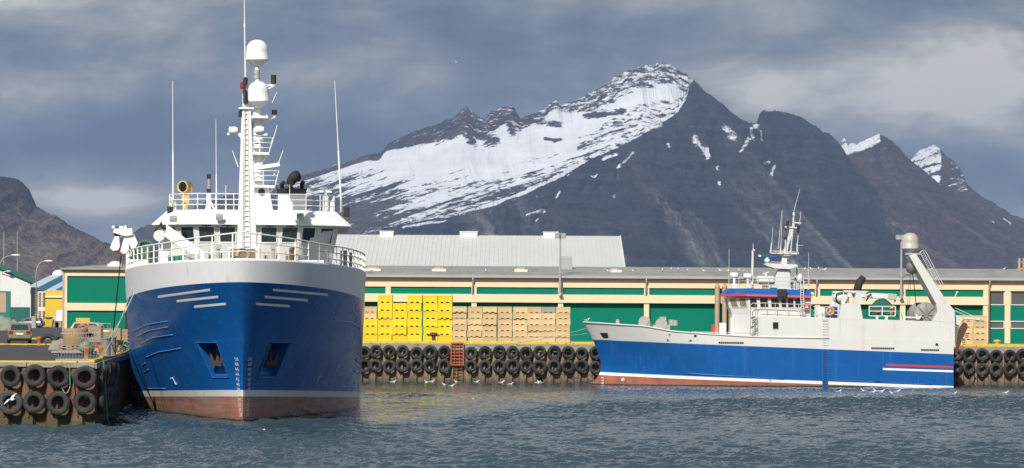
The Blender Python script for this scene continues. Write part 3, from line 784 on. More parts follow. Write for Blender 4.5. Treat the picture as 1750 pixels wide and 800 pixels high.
mb.loft([(xa-.25,YB-.3,zg+.16),(xb,YB-.3,zg+.16),(xb,YB+20.2,zg+.16),(xa-.25,YB+20.2,zg+.16)], [(xa+2.2,YB+9,zg+.62),(xb,YB+9,zg+.62),(xb,YB+11,zg+.62),(xa+2.2,YB+11,zg+.62)])
wb(mb, 'roof', roofg, t)
q = P(197,455,YB+4); mb = MB(); mb.boxb((q.x-.6,YB+3.5,zg+.3),(q.x+.6,YB+4.7,zg+.6)); mb.sph((q.x,YB+4.1,zg+.6),.5,12,6,0,(1.1,1.1,.5)); wb(mb, 'skylight', offw, t)

# gabled white shed, far left
YG = 430.0; SG = F/YG
def gx(px): return (px-CX)/SG
t = thing('gabled_shed', 'white gabled shed with green roof edge and green base', 'shed', (gx(51.5),YG,QZ), .2)
ap = gx(-62); xr = gx(51.5); xl_ = 2*ap-xr; ze = 10.15; za = 14.9
mb = MB(); mb.loft([(xl_,YG,QZ),(xr,YG,QZ),(xr,YG,ze),(ap,YG,za),(xl_,YG,ze)], [(xl_,YG+30,QZ),(xr,YG+30,QZ),(xr,YG+30,ze),(ap,YG+30,za),(xl_,YG+30,ze)]); wb(mb, 'wall', wwall, t)
for sx in (1,-1):
    xe = ap+sx*(xr-ap+.5); mb = MB(); s_ = (za-ze)/(xr-ap)
    zE = za-s_*abs(xe-ap)
    mb.loft([(ap,YG-.5,za+.02),(xe,YG-.5,zE+.02),(xe,YG-.5,zE+.85),(ap,YG-.5,za+.85)], [(ap,YG+31,za+.02),(xe,YG+31,zE+.02),(xe,YG+31,zE+.85),(ap,YG+31,za+.85)]); wb(mb, 'roof', greend, t)
mb = MB(); mb.boxb((gx(18.5),YG-.06,QZ),(xr-.02,YG-.003,6.1)); wb(mb, 'base_panel', greend, t)
mb = MB(); mb.boxb((gx(-40),YG-.12,QZ),(gx(18.2),YG-.004,8.7)); dr = wb(mb, 'door_surround', pm('teal door', (.01,.19,.15), .6), t)
mb = MB(); mb.boxb((gx(-30),YG-.2,5.2),(gx(11),YG-.125,8.45)); wb(mb, 'door', pm('tan door', (.44,.33,.22), .7), dr, t)
mb = MB(); mb.boxb((gx(24),YG-.03,6.6),(gx(35),YG-.003,8.2)); wb(mb, 'hatch', wwall, t)
mb = MB(); q = P(3,466,YG-.9); mb.tube([(q.x,YG,q.z-.3),(q.x,YG-.4,q.z+.05),(q.x+.6,YG-.9,q.z+.2)], .06); mb.sph((q.x+1.0,YG-1.,q.z+.2),.28,10,6,0,(1.6,.9,.5)); wb(mb, 'wall_lamp', offw, t)

# blue and white roofed hall and yellow hall further back
t = thing('blue_roofed_hall', 'low white hall with pale and dark blue roof behind the yellow hall', 'hall', (-95,520,QZ)); s_ = F/520
def hx(px): return (px-CX)/s_
lb = pm('pale blue roof', (.42,.52,.58), .6, var=.06); db = pm('dark blue roof', (.03,.11,.17), .6, var=.06)
mb = MB(); mb.boxb((hx(40),520,QZ),(hx(140),545,9.6)); wb(mb, 'wall', wwall, t)
for pa, pb, m_ in ((40,60,lb),(60,82,db),(82,97,lb),(97,140,db)):
    sk = 2.6
    mb = MB(); mb.hexa([Vector(v) for v in ((hx(pa),519,9.6),(hx(pb),519,9.6),(hx(pb)+sk,535,12.6),(hx(pa)+sk,535,12.6),(hx(pa),519,9.8),(hx(pb),519,9.8),(hx(pb)+sk,535,12.8),(hx(pa)+sk,535,12.8))]); wb(mb, 'roof_sheet', m_, t)
q = P(104,474,540); mb = MB(); mb.sph((q.x,537,12.8),1.3,12,8,0,(1,1,.9)); wb(mb, 'roof_dome', white, t)
t = thing('yellow_hall', 'yellow hall with a white band beside the pallet stack', 'hall', (-80,470,QZ)); s_ = F/470
ywl = pm('yellow cladding', (.66,.46,.03), .7, var=.06)
mb = MB(); mb.boxb((hx(76),470,4.4),(hx(150),490,9.2)); wb(mb, 'wall', ywl, t)
mb = MB(); mb.boxb((hx(75),469.7,7.9),(hx(150),469.98,8.2)); wb(mb, 'band', wwall, t)
mb = MB(); mb.boxb((hx(58),470.5,QZ),(hx(150),491,4.4)); mb.boxb((hx(58),470.5,4.4),(hx(76)-.02,489,9.0)); wb(mb, 'base', wwall, t)
mb = MB()
for px in (88,96): mb.boxb((hx(px),470.2,QZ),(hx(px)+.5,470.48,4.4))
wb(mb, 'door', greyp, t)
mb = MB(); s_ = F/434
for (pa, pb) in ((52.5,60.5),): mb.boxb((hx(pa),434,QZ),(hx(pb),436,9.4)); 
o = mb.build('side_annex', pm('pale green cladding', (.36,.45,.42), .7)); tag(o, 'narrow pale green annex against the gabled shed', 'annex')

# pallets of timber
t = thing('pallet_stack', 'tall stack of timber pallets by the yellow hall', 'pallet stack', (P(68.5,530,415).x,415,QZ)); r_ = random.Random(3)
for k in range(2):
    mb = MB()
    for j in range(9): mb.box((r_.uniform(-.05,.05),0,k*2.9+.25+j*.27),(1.45,1.2,.1+.06*(j%2)))
    for sx in (-.6,0,.6): mb.box((sx,-.1,k*2.9+1.35),(.1,1.0,2.3))
    mb.build('pallet_load', wood, t)
# ================= the big blue ship, bow on =====================================
s0 = F/128.6; LX = (416-CX)/s0; LTH = .092
LS = thing('fishing_ship', 'big blue fishing ship moored bow on at the left, white mast with two radomes', 'ship', (LX, 128.6, 0), LTH)
LM = T(LX,128.6,0) @ RZ(LTH); LMI = LM.inverted()
def LP(px, py, ya):
    Y = 128.6 + ya*math.cos(LTH)
    for _ in range(3):
        p = LMI @ P(px, py, Y); Y += (ya - p.y)
    p.y = ya; return p
def paint(name, slope, top_red, top_white, red, whitec, blue, xaxis, grime=(.14,.12,.09), fade=.85):
    m, t, b = newmat(name); tc = t.n('TexCoord').outputs['Object']
    sx = t.sep(tc); z = t.math('MULTIPLY_ADD', sx[xaxis], slope, sx[2])
    n1 = t.noise(tc, .5, 5, .6); n2 = t.noise(t.map(tc, (2.2,2.2,.12)), 1., 5, .65); n3 = t.noise(tc, 5., 4, .6)
    n4 = t.noise(t.map(tc, (1.1,.5,.3)), 1., 6, .6)
    f = t.add(t.math('MULTIPLY_ADD', n1, .22, .80), t.math('MULTIPLY_ADD', n2, .22, -.11))
    cb = t.mix(1., blue, t.comb(f,f,f), 'MULTIPLY')
    cb = t.mix(t.mul(t.sstep(n2, .55, .8), .22), cb, [k*1.0+.10 for k in blue])           # chalky run marks
    cb = t.mix(t.mul(t.sstep(t.noise(t.map(tc, (2.9,2.9,.11)), 1., 5, .7), .62, .78), .38), cb, (.15,.085,.055))
    cb = t.mix(t.mul(t.sstep(n4, .58, .72), .16), cb, (.10,.075,.07))
    cb = t.mix(t.mul(t.sstep(t.noise(t.map(tc, (.9,.9,6.)), 1., 4, .7), .68, .74), .3), cb, [k+.06 for k in blue])   # fender scuffs
    wob = t.mul(n1, .25)
    se = t.add(t.math('LESS_THAN', t.math('FRACT', t.add(t.mul(z, .47), wob)), .016), t.math('LESS_THAN', t.math('FRACT', t.add(t.mul(sx[xaxis], .21), t.mul(n1, .03))), .008))
    cb = t.mix(t.mul(se, t.mul(t.sstep(n1, .35, .6), .16)), cb, [k+.12 for k in blue])           # weld seams that catch chalk
    cr = t.mix(t.sstep(n4, .35, .7), red, [k*.62 for k in red])
    cr = t.mix(t.mul(t.sstep(t.noise(t.map(tc, (.3,.3,4.)), 1., 5, .7), .42, .62), fade), cr, (.33,.25,.185))
    zw = t.add(sx[2], t.mul(t.math('SUBTRACT', n4, .5), .5))
    cr = t.mix(t.mul(t.math('SUBTRACT', 1., t.sstep(zw, .02, .42)), .75), cr, grime)
    cr = t.mix(t.math('SUBTRACT', 1., t.sstep(t.add(sx[2], t.mul(t.math('SUBTRACT', n3, .5), .16)), .05, .13)), cr, (.03,.03,.015))
    cw = t.mix(t.mul(t.sstep(n2, .5, .75), .4), whitec, (.45,.36,.26))
    c = t.mix(t.math('GREATER_THAN', z, top_red), cr, cw)
    c = t.mix(t.math('GREATER_THAN', z, top_white), c, cb)
    t.set(b.inputs['Base Color'], c); t.set(b.inputs['Roughness'], t.math('MULTIPLY_ADD', n2, .26, .12))
    b.inputs['Specular IOR Level'].default_value = .4
    plate = t.noise(t.map(tc, (.55,.55,.55)), 1., 2, .5)
    t.set(b.inputs['Normal'], t.bump(plate, .35, .12))
    return m
blueL = (.007,.115,.40)
hullm = paint('blue hull paint', .033, 1.24, 1.55, (.41,.16,.115), (.74,.73,.69), blueL, 1)
bluedk = pm('blue ship paint', blueL, .4, var=.15, streak=((.12,.07,.05), .5, 2.))
BW = 6.47
def zk(y): return 6.78 - .95*min(1, max(0,(y+3.5)/19))**1.0
def zt(y): return zk(y) + lerp(1.03, 1.62, min(1, max(0,(y+3.5)/19)))
def hp(v, q, sg):
    """hull point: v 0 keel .. 1 knuckle, q 0 stem .. 1 shoulder .. 2 stern"""
    k = max(0, (v-.30)/.70); y0 = -3.5*k**1.35
    L = lerp(23., 19.5, v**.8); a = lerp(1.12, 1.95, v**.75); b = lerp(1.0, .58, v**1.1)
    if q <= 1: u = q**2.0; y = y0 + L*u
    else: u = 1; y = lerp(y0+L, 52, q-1)
    wd = BW*(1-(1-u)**a)**b * lerp(1.0, 1., v)
    if q > 1.4: wd *= 1-.12*(q-1.4)/.6
    z = -1.6 + v*(zk(y)+1.6)
    return Vector((sg*wd, y, z))
NQ, NV = 46, 30
qs = [i/34 for i in range(35)] + [1+i/11 for i in range(1, 12)]
vs_l = [j/(NV-1) for j in range(NV)]
mb = MB(); V = []; fs = []
for q in qs:
    for v in reversed(vs_l): V.append(hp(v, q, -1))
    for v in vs_l: V.append(hp(v, q, 1))
m_ = 2*NV
for i in range(len(qs)-1):
    for j in range(m_):
        jj = (j+1) % m_; fs.append((i*m_+j, i*m_+jj, (i+1)*m_+jj, (i+1)*m_+j))
fs.append(tuple((len(qs)-1)*m_+j for j in range(m_)))
def clean(o, d=.002):
    bm = bmesh.new(); bm.from_mesh(o.data); bmesh.ops.remove_doubles(bm, verts=bm.verts, dist=d)
    bmesh.ops.dissolve_degenerate(bm, dist=1e-4, edges=bm.edges); bmesh.ops.recalc_face_normals(bm, faces=bm.faces); bm.to_mesh(o.data); bm.free()
def sharp_smooth(me, ang=35):
    me.polygons.foreach_set('use_smooth', [True]*len(me.polygons))
    try: me.set_sharp_from_angle(angle=rad(ang))
    except Exception: pass
mb.add(V, fs, 0, True); hull = mb.build('hull', [hullm, bluedk], LS); clean(hull)
bvh = BVHTree.FromPolygons([v.co.copy() for v in hull.data.vertices], [list(p.vertices) for p in hull.data.polygons])
CAML = LMI @ Vector((0,0,CH))
def onhull(px, py, off=.015, bv=None):
    d = (LMI @ P(px, py, 100.)) - CAML
    h = (bv or bvh).ray_cast(CAML, d.normalized())
    if h[0] is None: return None, None
    n = h[1] if h[1].dot(d) < 0 else -h[1]
    return h[0] + n*off, n
# anchor pockets, cut with a boolean
cut = MB(); anch = []
for quad in ([(336,585),(371,585),(391,645),(364,645)], [(463,585),(496,585),(471,645),(441,645)]):
    pts = []; back = []
    for px, py in quad:
        p, n = onhull(px, py, 0); pts.append(p)
    cen = sum(pts, Vector())/4; nn = ((pts[1]-pts[0]).cross(pts[3]-pts[0])).normalized()
    if nn.y > 0: nn = -nn
    sgn = 1 if cen.x > 0 else -1
    inw = Vector((-sgn*.62, .72, .12)).normalized()
    outer = [p - inw*1.5 for p in pts]; k = [1.2,1.2,.25,.25]; inn = [cen + (p-cen)*.92 + inw*kk for p, kk in zip(pts, k)]
    cut.loft(outer, inn); anch.append((cen, nn, inw, sgn, pts))
cutter = cut.build('pocket_cutter', bluedk, LS)
bo = hull.modifiers.new('b', 'BOOLEAN'); bo.object = cutter; bo.operation = 'DIFFERENCE'; bo.solver = 'EXACT'
bpy.context.view_layer.update()
dg = bpy.context.evaluated_depsgraph_get(); me2 = bpy.data.meshes.new_from_object(hull.evaluated_get(dg))
old = hull.data; hull.modifiers.clear(); hull.data = me2; me2.name = 'hull'; bpy.data.objects.remove(cutter)
sharp_smooth(hull.data, 30)
for cen, nn, inw, sgn, pts in anch:
    mb = MB(); up = Vector((0,0,1)); c = cen + inw*.28
    side = nn.cross(up).normalized()
    top = (pts[0]+pts[1])/2 + inw*.9
    mb.cyl(top, c - up*.18, .10, .09, 8)
    mb.bar(c - up*.2 - side*.55, c - up*.2 + side*.55, .2, .24)
    for sd in (-1, 1):
        a = c - up*.2 + side*.42*sd
        mb.cyl(a, a + up*.72 + side*.16*sd + nn*.12, .13, .03, 6)
    mb.build('anchor', pm('anchor rust', (.045,.032,.026), .9, var=.4), LS)
    mb = MB()      # lip round the pocket
    for i in range(4): mb.cyl(pts[i]+nn*.01, pts[(i+1)%4]+nn*.01, .035, n=6)
    mb.build('pocket_rim', bluedk, LS)
# white bulwark
bulm = pm('white bulwark', (.66,.67,.68), .42, var=.06, scale=.7, streak=((.30,.27,.22), .5, 2.6), spots=((.2,.16,.12), .6, 3.2, .70), fine=.04)
def bp(q, sg, k, inn=0):   # k 0 knuckle .. 1 top
    p = hp(1, q, sg); y = p.y; w = abs(p.x)
    w = max(0, w*(1+.012*k) - inn); y -= .35*k*max(0, 1-q*1.3) - (inn*1.1 if q < .5 else 0)
    return Vector((sg*w, y, lerp(zk(p.y), zt(p.y), k)))
mb = MB(); qb = [i/40*1.95 for i in range(41)]; qb = [0,.05,.1,.15,.2,.26,.32,.4,.48,.56,.65,.74,.83,.92,1,1.1,1.25,1.4,1.6,1.8,1.95]
path = [(q,-1) for q in reversed(qb)] + [(q,1) for q in qb[1:]]
V = []; fs = []
for q, sg in path: V += [bp(q,sg,0), bp(q,sg,1), bp(q,sg,1,.16), bp(q,sg,0,.16)]
for i in range(len(path)-1):
    for j in range(4): fs.append((i*4+j, i*4+(j+1)%4, (i+1)*4+(j+1)%4, (i+1)*4+j))
mb.add(V, fs, 0, False); bul = mb.build('bulwark', bulm, LS); sharp_smooth(bul.data, 50)
mb = MB(); mb.tube([bp(q,sg,1,.08)+Vector((0,0,.01)) for q, sg in path], .09, 8); mb.build('bulwark_rail', white, LS)
mb = MB()       # deck inside the bulwark
dp = [bp(q,-1,.35,.17) for q in reversed(qb)] + [bp(q,1,.35,.17) for q in qb[1:]]
mb.add(dp, [tuple(range(len(dp)))]); mb.build('deck', pm('grey green deck', (.16,.2,.19), .7), LS)
# white dashes high on the bow
for row in ([(270,505),(359,493)],[(302,512.5),(373,505)],[(332,522),(386,517)],[(466,493),(560,501.5)],[(452,505),(526,511)],[(437,517),(495,521)]):
    (xa_, ya_), (xb_, yb_) = row; mb = MB(); n = 9; V = []
    for i in range(n+1):
        x = lerp(xa_, xb_, i/n); y = lerp(ya_, yb_, i/n)
        for o_ in (0, 4.2):
            p, nn = onhull(x, y+o_, .012); V.append(p)
    mb.add(V, [(2*i,2*i+1,2*i+3,2*i+2) for i in range(n)], 0, True); mb.build('bow_dash', pm('dash white', (.90,.89,.85), .5, var=.04), LS, fix=False)
# draught marks, thruster marks
def text_on(parent, txt, p, n, size, mat, name, up=Vector((0,0,1)), depth=0):
    cu = bpy.data.curves.new(name, 'FONT'); cu.body = txt; cu.size = size; cu.align_x = 'CENTER'; cu.align_y = 'CENTER'; cu.resolution_u = 2
    ob = bpy.data.objects.new('tmp', cu); COL.objects.link(ob); bpy.context.view_layer.update()
    me = bpy.data.meshes.new_from_object(ob.evaluated_get(bpy.context.evaluated_depsgraph_get()))
    bpy.data.objects.remove(ob); me.name = name
    x = up.cross(n).normalized(); y = n.cross(x)
    M = Matrix(((x.x,y.x,n.x,p.x),(x.y,y.y,n.y,p.y),(x.z,y.z,n.z,p.z),(0,0,0,1))); me.transform(M)
    me.materials.clear(); me.materials.append(mat)
    o = bpy.data.objects.new(name, me); COL.objects.link(o); o.parent = parent; return o
for sd, pts in ((-1, ((404.5,614),(411.5,709))), (1, ((426.5,614),(422.5,709)))):
    for i in range(12):
        t_ = i/11; p, n = onhull(lerp(pts[0][0],pts[1][0],t_**1.2), lerp(pts[0][1],pts[1][1],t_), .015)
        text_on(LS, str((50-2*i)), p, n, .27, white, 'draught_mark')
for a, bb in (((295,645),(302,657)), ((545,643),(540,655)), ((578,624),(574,635))):
    mb = MB(); p0, n0 = onhull(*a, .02); p1, n1 = onhull(*bb, .02)
    mb.bar(p0, p1, .03, .02); mb.bar(p0+Vector((-.12,0,-.04)), p0+Vector((.12,0,.02)), .03, .02); mb.bar(p1+Vector((-.09,0,.08)), p1, .03,.02); mb.build('hull_mark', white, LS)
# rubbing strakes
for pts in ([(229,566),(250,555),(286,549)],[(233,576),(255,565),(287,559)],[(240,588),(262,577),(295,572)],[(249,611),(270,602),(309,595)],[(243,625),(249,620)],[(246,637),(254,631)],[(247,664),(283,664)],
            [(570,546),(598,551),(618,562)],[(570,660),(600,661),(617,661)],[(607,614),(617,622)],[(604,634),(617,641)],[(612,604),(617,608)]):
    L_ = []
    for (ax, ay), (bx_, by_) in zip(pts, pts[1:]):
        for i in range(7):
            p, n = onhull(lerp(ax,bx_,i/6), lerp(ay,by_,i/6), .01)
            if p is not None: L_.append(p)
    if len(L_) > 2: mb = MB(); mb.tube(L_, .032, 6); mb.build('rubbing_strake', pm('strake highlight blue', (.05,.19,.48), .35, var=.15), LS)  # lighter than the hull: highlights on the strakes put into their colour
# ---- bow rail
rp = [(q,sg) for q, sg in path if q <= 1.3]
def rl(q, sg, h): return bp(q,sg,1,.08) + Vector((0,0,h))
mb = MB()
for h, r_ in ((1.0,.04),(.66,.028),(.33,.028)): mb.tube([rl(q,sg,h*lerp(1.35,1.,min(1,q/.5))) for q, sg in rp], r_, 6)
mb.build('bow_rail', white, LS)
dist = 0; last = None; st = []
for i in range(401):
    k = i/400*(len(rp)-1); a = int(min(k, len(rp)-2)); f_ = k-a
    p = rl(*rp[a],0).lerp(rl(*rp[a+1],0), f_); q_ = lerp(rp[a][0], rp[a+1][0], f_)
    if last is None or (p-last).length > 1.22: st.append((p, lerp(1.35,1.,min(1,q_/.5)))); last = p
for p, h in st: mb = MB(); mb.boxb((p.x-.035,p.y-.03,p.z),(p.x+.035,p.y+.03,p.z+h)); mb.build('rail_post', white, LS)
# ---- bridge
def LZ(py, px, ya): return LP(px, py, ya).z
wx = .0
def poly(y0, wc, wf, yc, yb, z, wx=0.): return [Vector((wx+x, y, z)) for x, y in ((-wf,y0),(wf,y0),(wc,yc),(wc,yb),(-wc,yb),(-wc,yc))]
mb = MB(); lo = poly(27.3,4.95,2.9,28.9,40,8.2); hi = poly(26.75,5.4,3.1,28.4,40.3,10.62)
mb.loft(lo, hi); mb.build('wheelhouse', offw, LS, bevel=.03)
mb = MB(); va = poly(26.35,5.9,3.25,28.1,41,10.56,.2); vb_ = poly(27.3,5.0,3.0,29.0,40.4,11.42,.2); vl = poly(26.35,5.9,3.25,28.1,41,10.50,.2)
mb.loft(va, vb_); mb.loft(vl, poly(26.35,5.9,3.25,28.1,41,10.57,.2)); mb.build('wheelhouse_roof', white, LS, bevel=.02)
mb = MB(); mb.loft([Vector((wx+x,y,6.4)) for x,y in ((-4.9,27.3),(4.9,27.3),(4.9,44),(-4.9,44))], [Vector((wx+x,y,8.25)) for x,y in ((-4.9,27.3),(4.9,27.3),(4.9,44),(-4.9,44))]); mb.build('deckhouse', white, LS, bevel=.03)
def facewin(parent, a, b, c, d, u0, u1, v0, v1, wm=None, fm=None, fr=.06):
    """window on the quad a b c d (bottom left, bottom right, top right, top left)"""
    n = (b-a).cross(d-a).normalized()
    def pt(u, v, o): return a.lerp(b,u).lerp(d.lerp(c,u), v) + n*o
    mb = MB(); U = [u0,u1]; Vv = [v0,v1]
    w_ = (b-a).length; h_ = (d-a).length; du = fr/w_; dv = fr/h_
    for q in ((u0-du,u1+du,v0-dv,v0),(u0-du,u1+du,v1,v1+dv),(u0-du,u0,v0,v1),(u1,u1+du,v0,v1)):
        mb.hexa([pt(q[0],q[2],-.02),pt(q[1],q[2],-.02),pt(q[1],q[2],.035),pt(q[0],q[2],.035),pt(q[0],q[3],-.02),pt(q[1],q[3],-.02),pt(q[1],q[3],.035),pt(q[0],q[3],.035)])
    f_ = mb.build('window', fm or white, parent)
    mb = MB(); mb.hexa([pt(u0,v0,-.02),pt(u1,v0,-.02),pt(u1,v0,.012),pt(u0,v0,.012),pt(u0,v1,-.02),pt(u1,v1,-.02),pt(u1,v1,.012),pt(u0,v1,.012)])
    mb.build('pane', wm or glass, f_)
g2 = pm('bridge glass', (.02,.035,.038), .08, var=.5, scale=.7, spec=.7)
A, B_, C_, D_ = lo[0], lo[1], hi[1], hi[0]
for i in range(5): u = (i+.5)/5; facewin(LS, A,B_,C_,D_, u-.072, u+.072, .545, .90, g2)
A, B_, C_, D_ = lo[1], lo[2], hi[2], hi[1]
for u in (.22,.70): facewin(LS, A,B_,C_,D_, u-.16, u+.16, .545, .90, g2)
A, B_, C_, D_ = lo[5], lo[0], hi[0], hi[5]
for u in (.30,.78): facewin(LS, A,B_,C_,D_, u-.16, u+.16, .545, .90, g2)
mb = MB()      # wipers
for i in range(5):
    u = (i+.5)/5; p = lo[0].lerp(lo[1],u).lerp(hi[0].lerp(hi[1],u),.93)+Vector((0,-.06,0)); mb.cyl(p, p+Vector((.12,-.0,-.55)), .015, n=5); mb.box(p, (.5,.05,.05))
mb.build('wiper', dark, LS)
# roof rail
zr0 = 11.42; rr = [Vector((.2+x,y,0)) for x,y in ((-4.9,40),(-4.9,29),(-3.2,27.5),(3.2,27.5),(4.9,29),(4.9,40))]
mb = MB()
for h in (.3,.62,.95): mb.tube([p+Vector((0,0,zr0+h)) for p in rr], .03, 6)
for a, bb in zip(rr, rr[1:]):
    n = max(2, int((bb-a).length/1.05))
    for i in range(n): p = a.lerp(bb, i/n); mb.cyl(p+Vector((0,0,zr0)), p+Vector((0,0,zr0+.95)), .03, n=6)
mb.build('roof_rail', white, LS)
# funnel
f0 = LP(475,362,37); f1 = LP(522,333,37); ym = 37
mb = MB(); mb.boxb((f0.x,ym,11.2),(f1.x,ym+2.6,f1.z)); mb.build('funnel', white, LS, bevel=.05)
mb = MB(); q = LP(475,322,37).z; mb.loft([(f0.x-.02,ym-.02,f1.z),(f1.x+.02,ym-.02,f1.z),(f1.x+.02,ym+2.6,f1.z),(f0.x-.02,ym+2.6,f1.z)], [(f0.x-.1,ym-.1,q),(f1.x+.1,ym-.1,q),(f1.x+.1,ym+2.7,q),(f0.x-.1,ym+2.7,q)]); mb.build('funnel_cap', dark, LS)
soot = pm('sooty pipe', (.03,.022,.018), .85, var=.4)
a = LP(497,322,38); mb = MB(); mb.tube([a, LP(497,314,38), LP(498,308,38), LP(502,303,37.9), LP(508,300.5,37.7)], [.27,.28,.30,.33,.36], 12); mb.build('exhaust_pipe', soot, LS)
for px in (482,516):
    mb = MB(); mb.tube([LP(px,323,38.2), LP(px,314,38.2), LP(px+2,312,37.8)], .13, 8); mb.build('exhaust_pipe', soot, LS)
# foremast column with ladder
ym = 18.5
b0, b1, t0, t1 = LP(403,432,ym), LP(442,432,ym), LP(413,190,ym), LP(429,190,ym)
b0.z = b1.z = 6.9
def col(a, bb, x0, x1, y0, y1):   # tapered box between two heights, fractions of the width
    A0 = a[0].lerp(a[1], x0); A1 = a[0].lerp(a[1], x1); B0 = bb[0].lerp(bb[1], x0); B1 = bb[0].lerp(bb[1], x1)
    o = lambda p, y: Vector((p.x, y, p.z))
    return [o(A0,y0),o(A1,y0),o(A1,y1),o(A0,y1),o(B0,y0),o(B1,y0),o(B1,y1),o(B0,y1)]
mb = MB(); mb.hexa(col((b0,b1),(t0,t1),0,.30,ym,ym+.9)); mb.hexa(col((b0,b1),(t0,t1),.70,1,ym,ym+.9)); mb.hexa(col((b0,b1),(t0,t1),.299,.701,ym+.08,ym+.88)); mb.build('foremast', white, LS, bevel=.04)
mb = MB()
n = 34
for i in range(n):
    f_ = (i+.5)/n; a = b0.lerp(t0,f_); c = b1.lerp(t1,f_); p = a.lerp(c,.31); q_ = a.lerp(c,.69); mb.cyl((p.x,ym+.03,p.z),(q_.x,ym+.03,q_.z),.028,n=6)
for u in (.35,.65): mb.cyl(Vector((b0.lerp(b1,u).x,ym+.03,b0.z)), Vector((t0.lerp(t1,u).x,ym+.03,t0.z)), .035, n=6)
mb.build('mast_ladder', offw, LS)
def seg(px0,py0,px1,py1,ya,r0,r1=None,name='mast_pole',mat=None,n=8,par=None):
    mb = MB(); mb.cyl(LP(px0,py0,ya), LP(px1,py1,ya), r0, r1, n); return mb.build(name, mat or white, par or LS)
mb = MB(); c = LP(421,186,ym+.4); mb.box(c, (.85,1.0,.1)); mb.cyl(c, LP(419,168,ym+.4), .22, .17, 10); mb.cyl(LP(419,168,ym+.4), LP(419,137,ym+.4), .17, .12, 10)
for py in (176,166,157,147): mb.cyl(LP(415,py,ym+.4), LP(424,py,ym+.4), .04, n=6)
mb.build('mast_head', white, LS)
for px, py, m_ in ((419.5,172,dark),(419.5,161,dark),(414.5,147,pm('red lamp', (.25,.02,.02), .3)),(419.5,139,dark),(411.5,195,dark)):
    mb = MB(); c = LP(px,py,ym+.1); mb.cyl(c-Vector((0,0,.17)), c+Vector((0,0,.17)), .13, n=10); mb.cyl(c+Vector((0,0,.17)), c+Vector((0,0,.24)), .10, .04, n=10); mb.build('navigation_lamp', m_, LS)
mb = MB(); mb.cyl(LP(419.5,136,ym+.4), LP(418,40,ym+.4), .055, .04, 6); mb.cyl(LP(418,47,ym+.4), LP(418,40,ym+.4), .06, n=6); mb.cyl(LP(418,40,ym+.4), LP(417.3,-22,ym+.4), .035, .02, 6); mb.build('whip_antenna', white, LS)
# horn crossarm on the foremast
mb = MB(); mb.bar(LP(388,229,ym+.3), LP(457,230,ym+.3), .16, .12); mb.tube([LP(405,230,ym+.3), LP(411,233,ym+.3), LP(413,240,ym+.3)], .06, 6); mb.tube([LP(436,230,ym+.3), LP(430,233,ym+.3), LP(428,240,ym+.3)], .06, 6); mb.build('crossarm', white, LS)
mb = MB(); c = LP(398,223,ym+.2); mb.lathe([(.05,-.24),(.2,-.2),(.22,.1),(.16,.26)], T(c) @ RY(math.pi/2), 12); c = LP(448,223,ym+.2); mb.build('horn', white, LS)
mb = MB(); c = LP(443,222,ym+.2); mb.lathe([(.05,-.24),(.2,-.2),(.22,.1),(.16,.26)], T(c) @ RY(math.pi/2), 12); mb.build('horn', white, LS)
mb = MB(); c = LP(431,219,ym+.4); mb.cyl(c, c+Vector((0,0,.35)), .1, n=8); mb.build('horn', greyp, LS)
# after mast with radomes
ya = 31.5; c0 = LP(446,362,ya); c0.z = 11.3; 
mb = MB()
mb.hexa(col((LP(437,362,ya),LP(467,362,ya)),(LP(430,318,ya),LP(459,318,ya)),0,1,ya-.5,ya+.7)); mb.cyl(LP(443,322,ya), LP(441,200,ya), .36, .29, 14); mb.cyl(LP(440,205,ya), LP(440,183,ya), .29, .25, 12); mb.cyl(LP(440,140,ya), LP(439,112,ya), .15, .12, 10)
mb.build('after_mast', white, LS, bevel=.03)
mb = MB(); c = LP(447,328,ya-.55); mb.lathe([(.2,0),(.2,.05),(.05,.06)], T(c) @ RX(math.pi/2), 12); mb.build('speaker_mouth', dark, LS)
for py, xa_, xb_, rail in ((318,430,470,1),(262,428,460,1),(200,427,458,0)):
    mb = MB(); a = LP(xa_,py,ya); bb = LP(xb_,py,ya); mb.boxb((a.x,ya-.9,a.z-.12),(bb.x,ya+.6,a.z+.02))
    mb.bar(Vector((bb.x-.1,ya-.3,a.z-.1)), Vector((bb.x-.55,ya-.3,a.z-.75)), .08, .08); mb.bar(Vector((a.x+.1,ya-.3,a.z-.1)), Vector((a.x+.45,ya-.3,a.z-.6)), .08, .08)
    mb.build('mast_platform', white, LS)
    if rail:
        mb = MB(); H = .9
        for h in (.3,.6,.9): mb.tube([Vector((a.x,ya-.85,a.z+h)),Vector((bb.x+h*.25,ya-.85,a.z+h)),Vector((bb.x+h*.25,ya+.55,a.z+h))], .025, 6)
        for x in (a.x, lerp(a.x,bb.x,.5), bb.x): mb.cyl((x,ya-.85,a.z),(x+(.22 if x == bb.x else 0),ya-.85,a.z+.9),.03,n=6)
        mb.build('platform_rail', white, LS)
def radome(px, pyt, pyb, wpx, ya, mat, root=LS, f=LP):
    c = f(px, pyb, ya); top = f(px, pyt, ya); H = top.z-c.z; r = wpx/2/(F/(128.6+ya)) if root is LS else wpx/2/22.4
    zc = H*.2; hc = H*.72-r*.92
    prof = [(r*.35,0),(r*.93,zc),(r*1.0,zc+.02),(r*1.01,zc+.10),(r*.985,zc+.11)]
    z1 = H - r*.98
    for i in range(13):
        a = i/12*math.pi/2; prof.append((max(r*.985*math.cos(a)**.85 if i < 12 else 0,1e-5), z1 + r*.98*math.sin(a)))
    mb = MB(); mb.lathe(prof, T(c), 32); return mb.build('radome', mat, root)
radome_m = pm('white gelcoat', (.76,.76,.73), .35, var=.03, scale=.5)
radome(439.5, 68, 113, 38.5, ya, radome_m); radome(441.5, 139, 184, 36.5, ya-.6, radome_m)
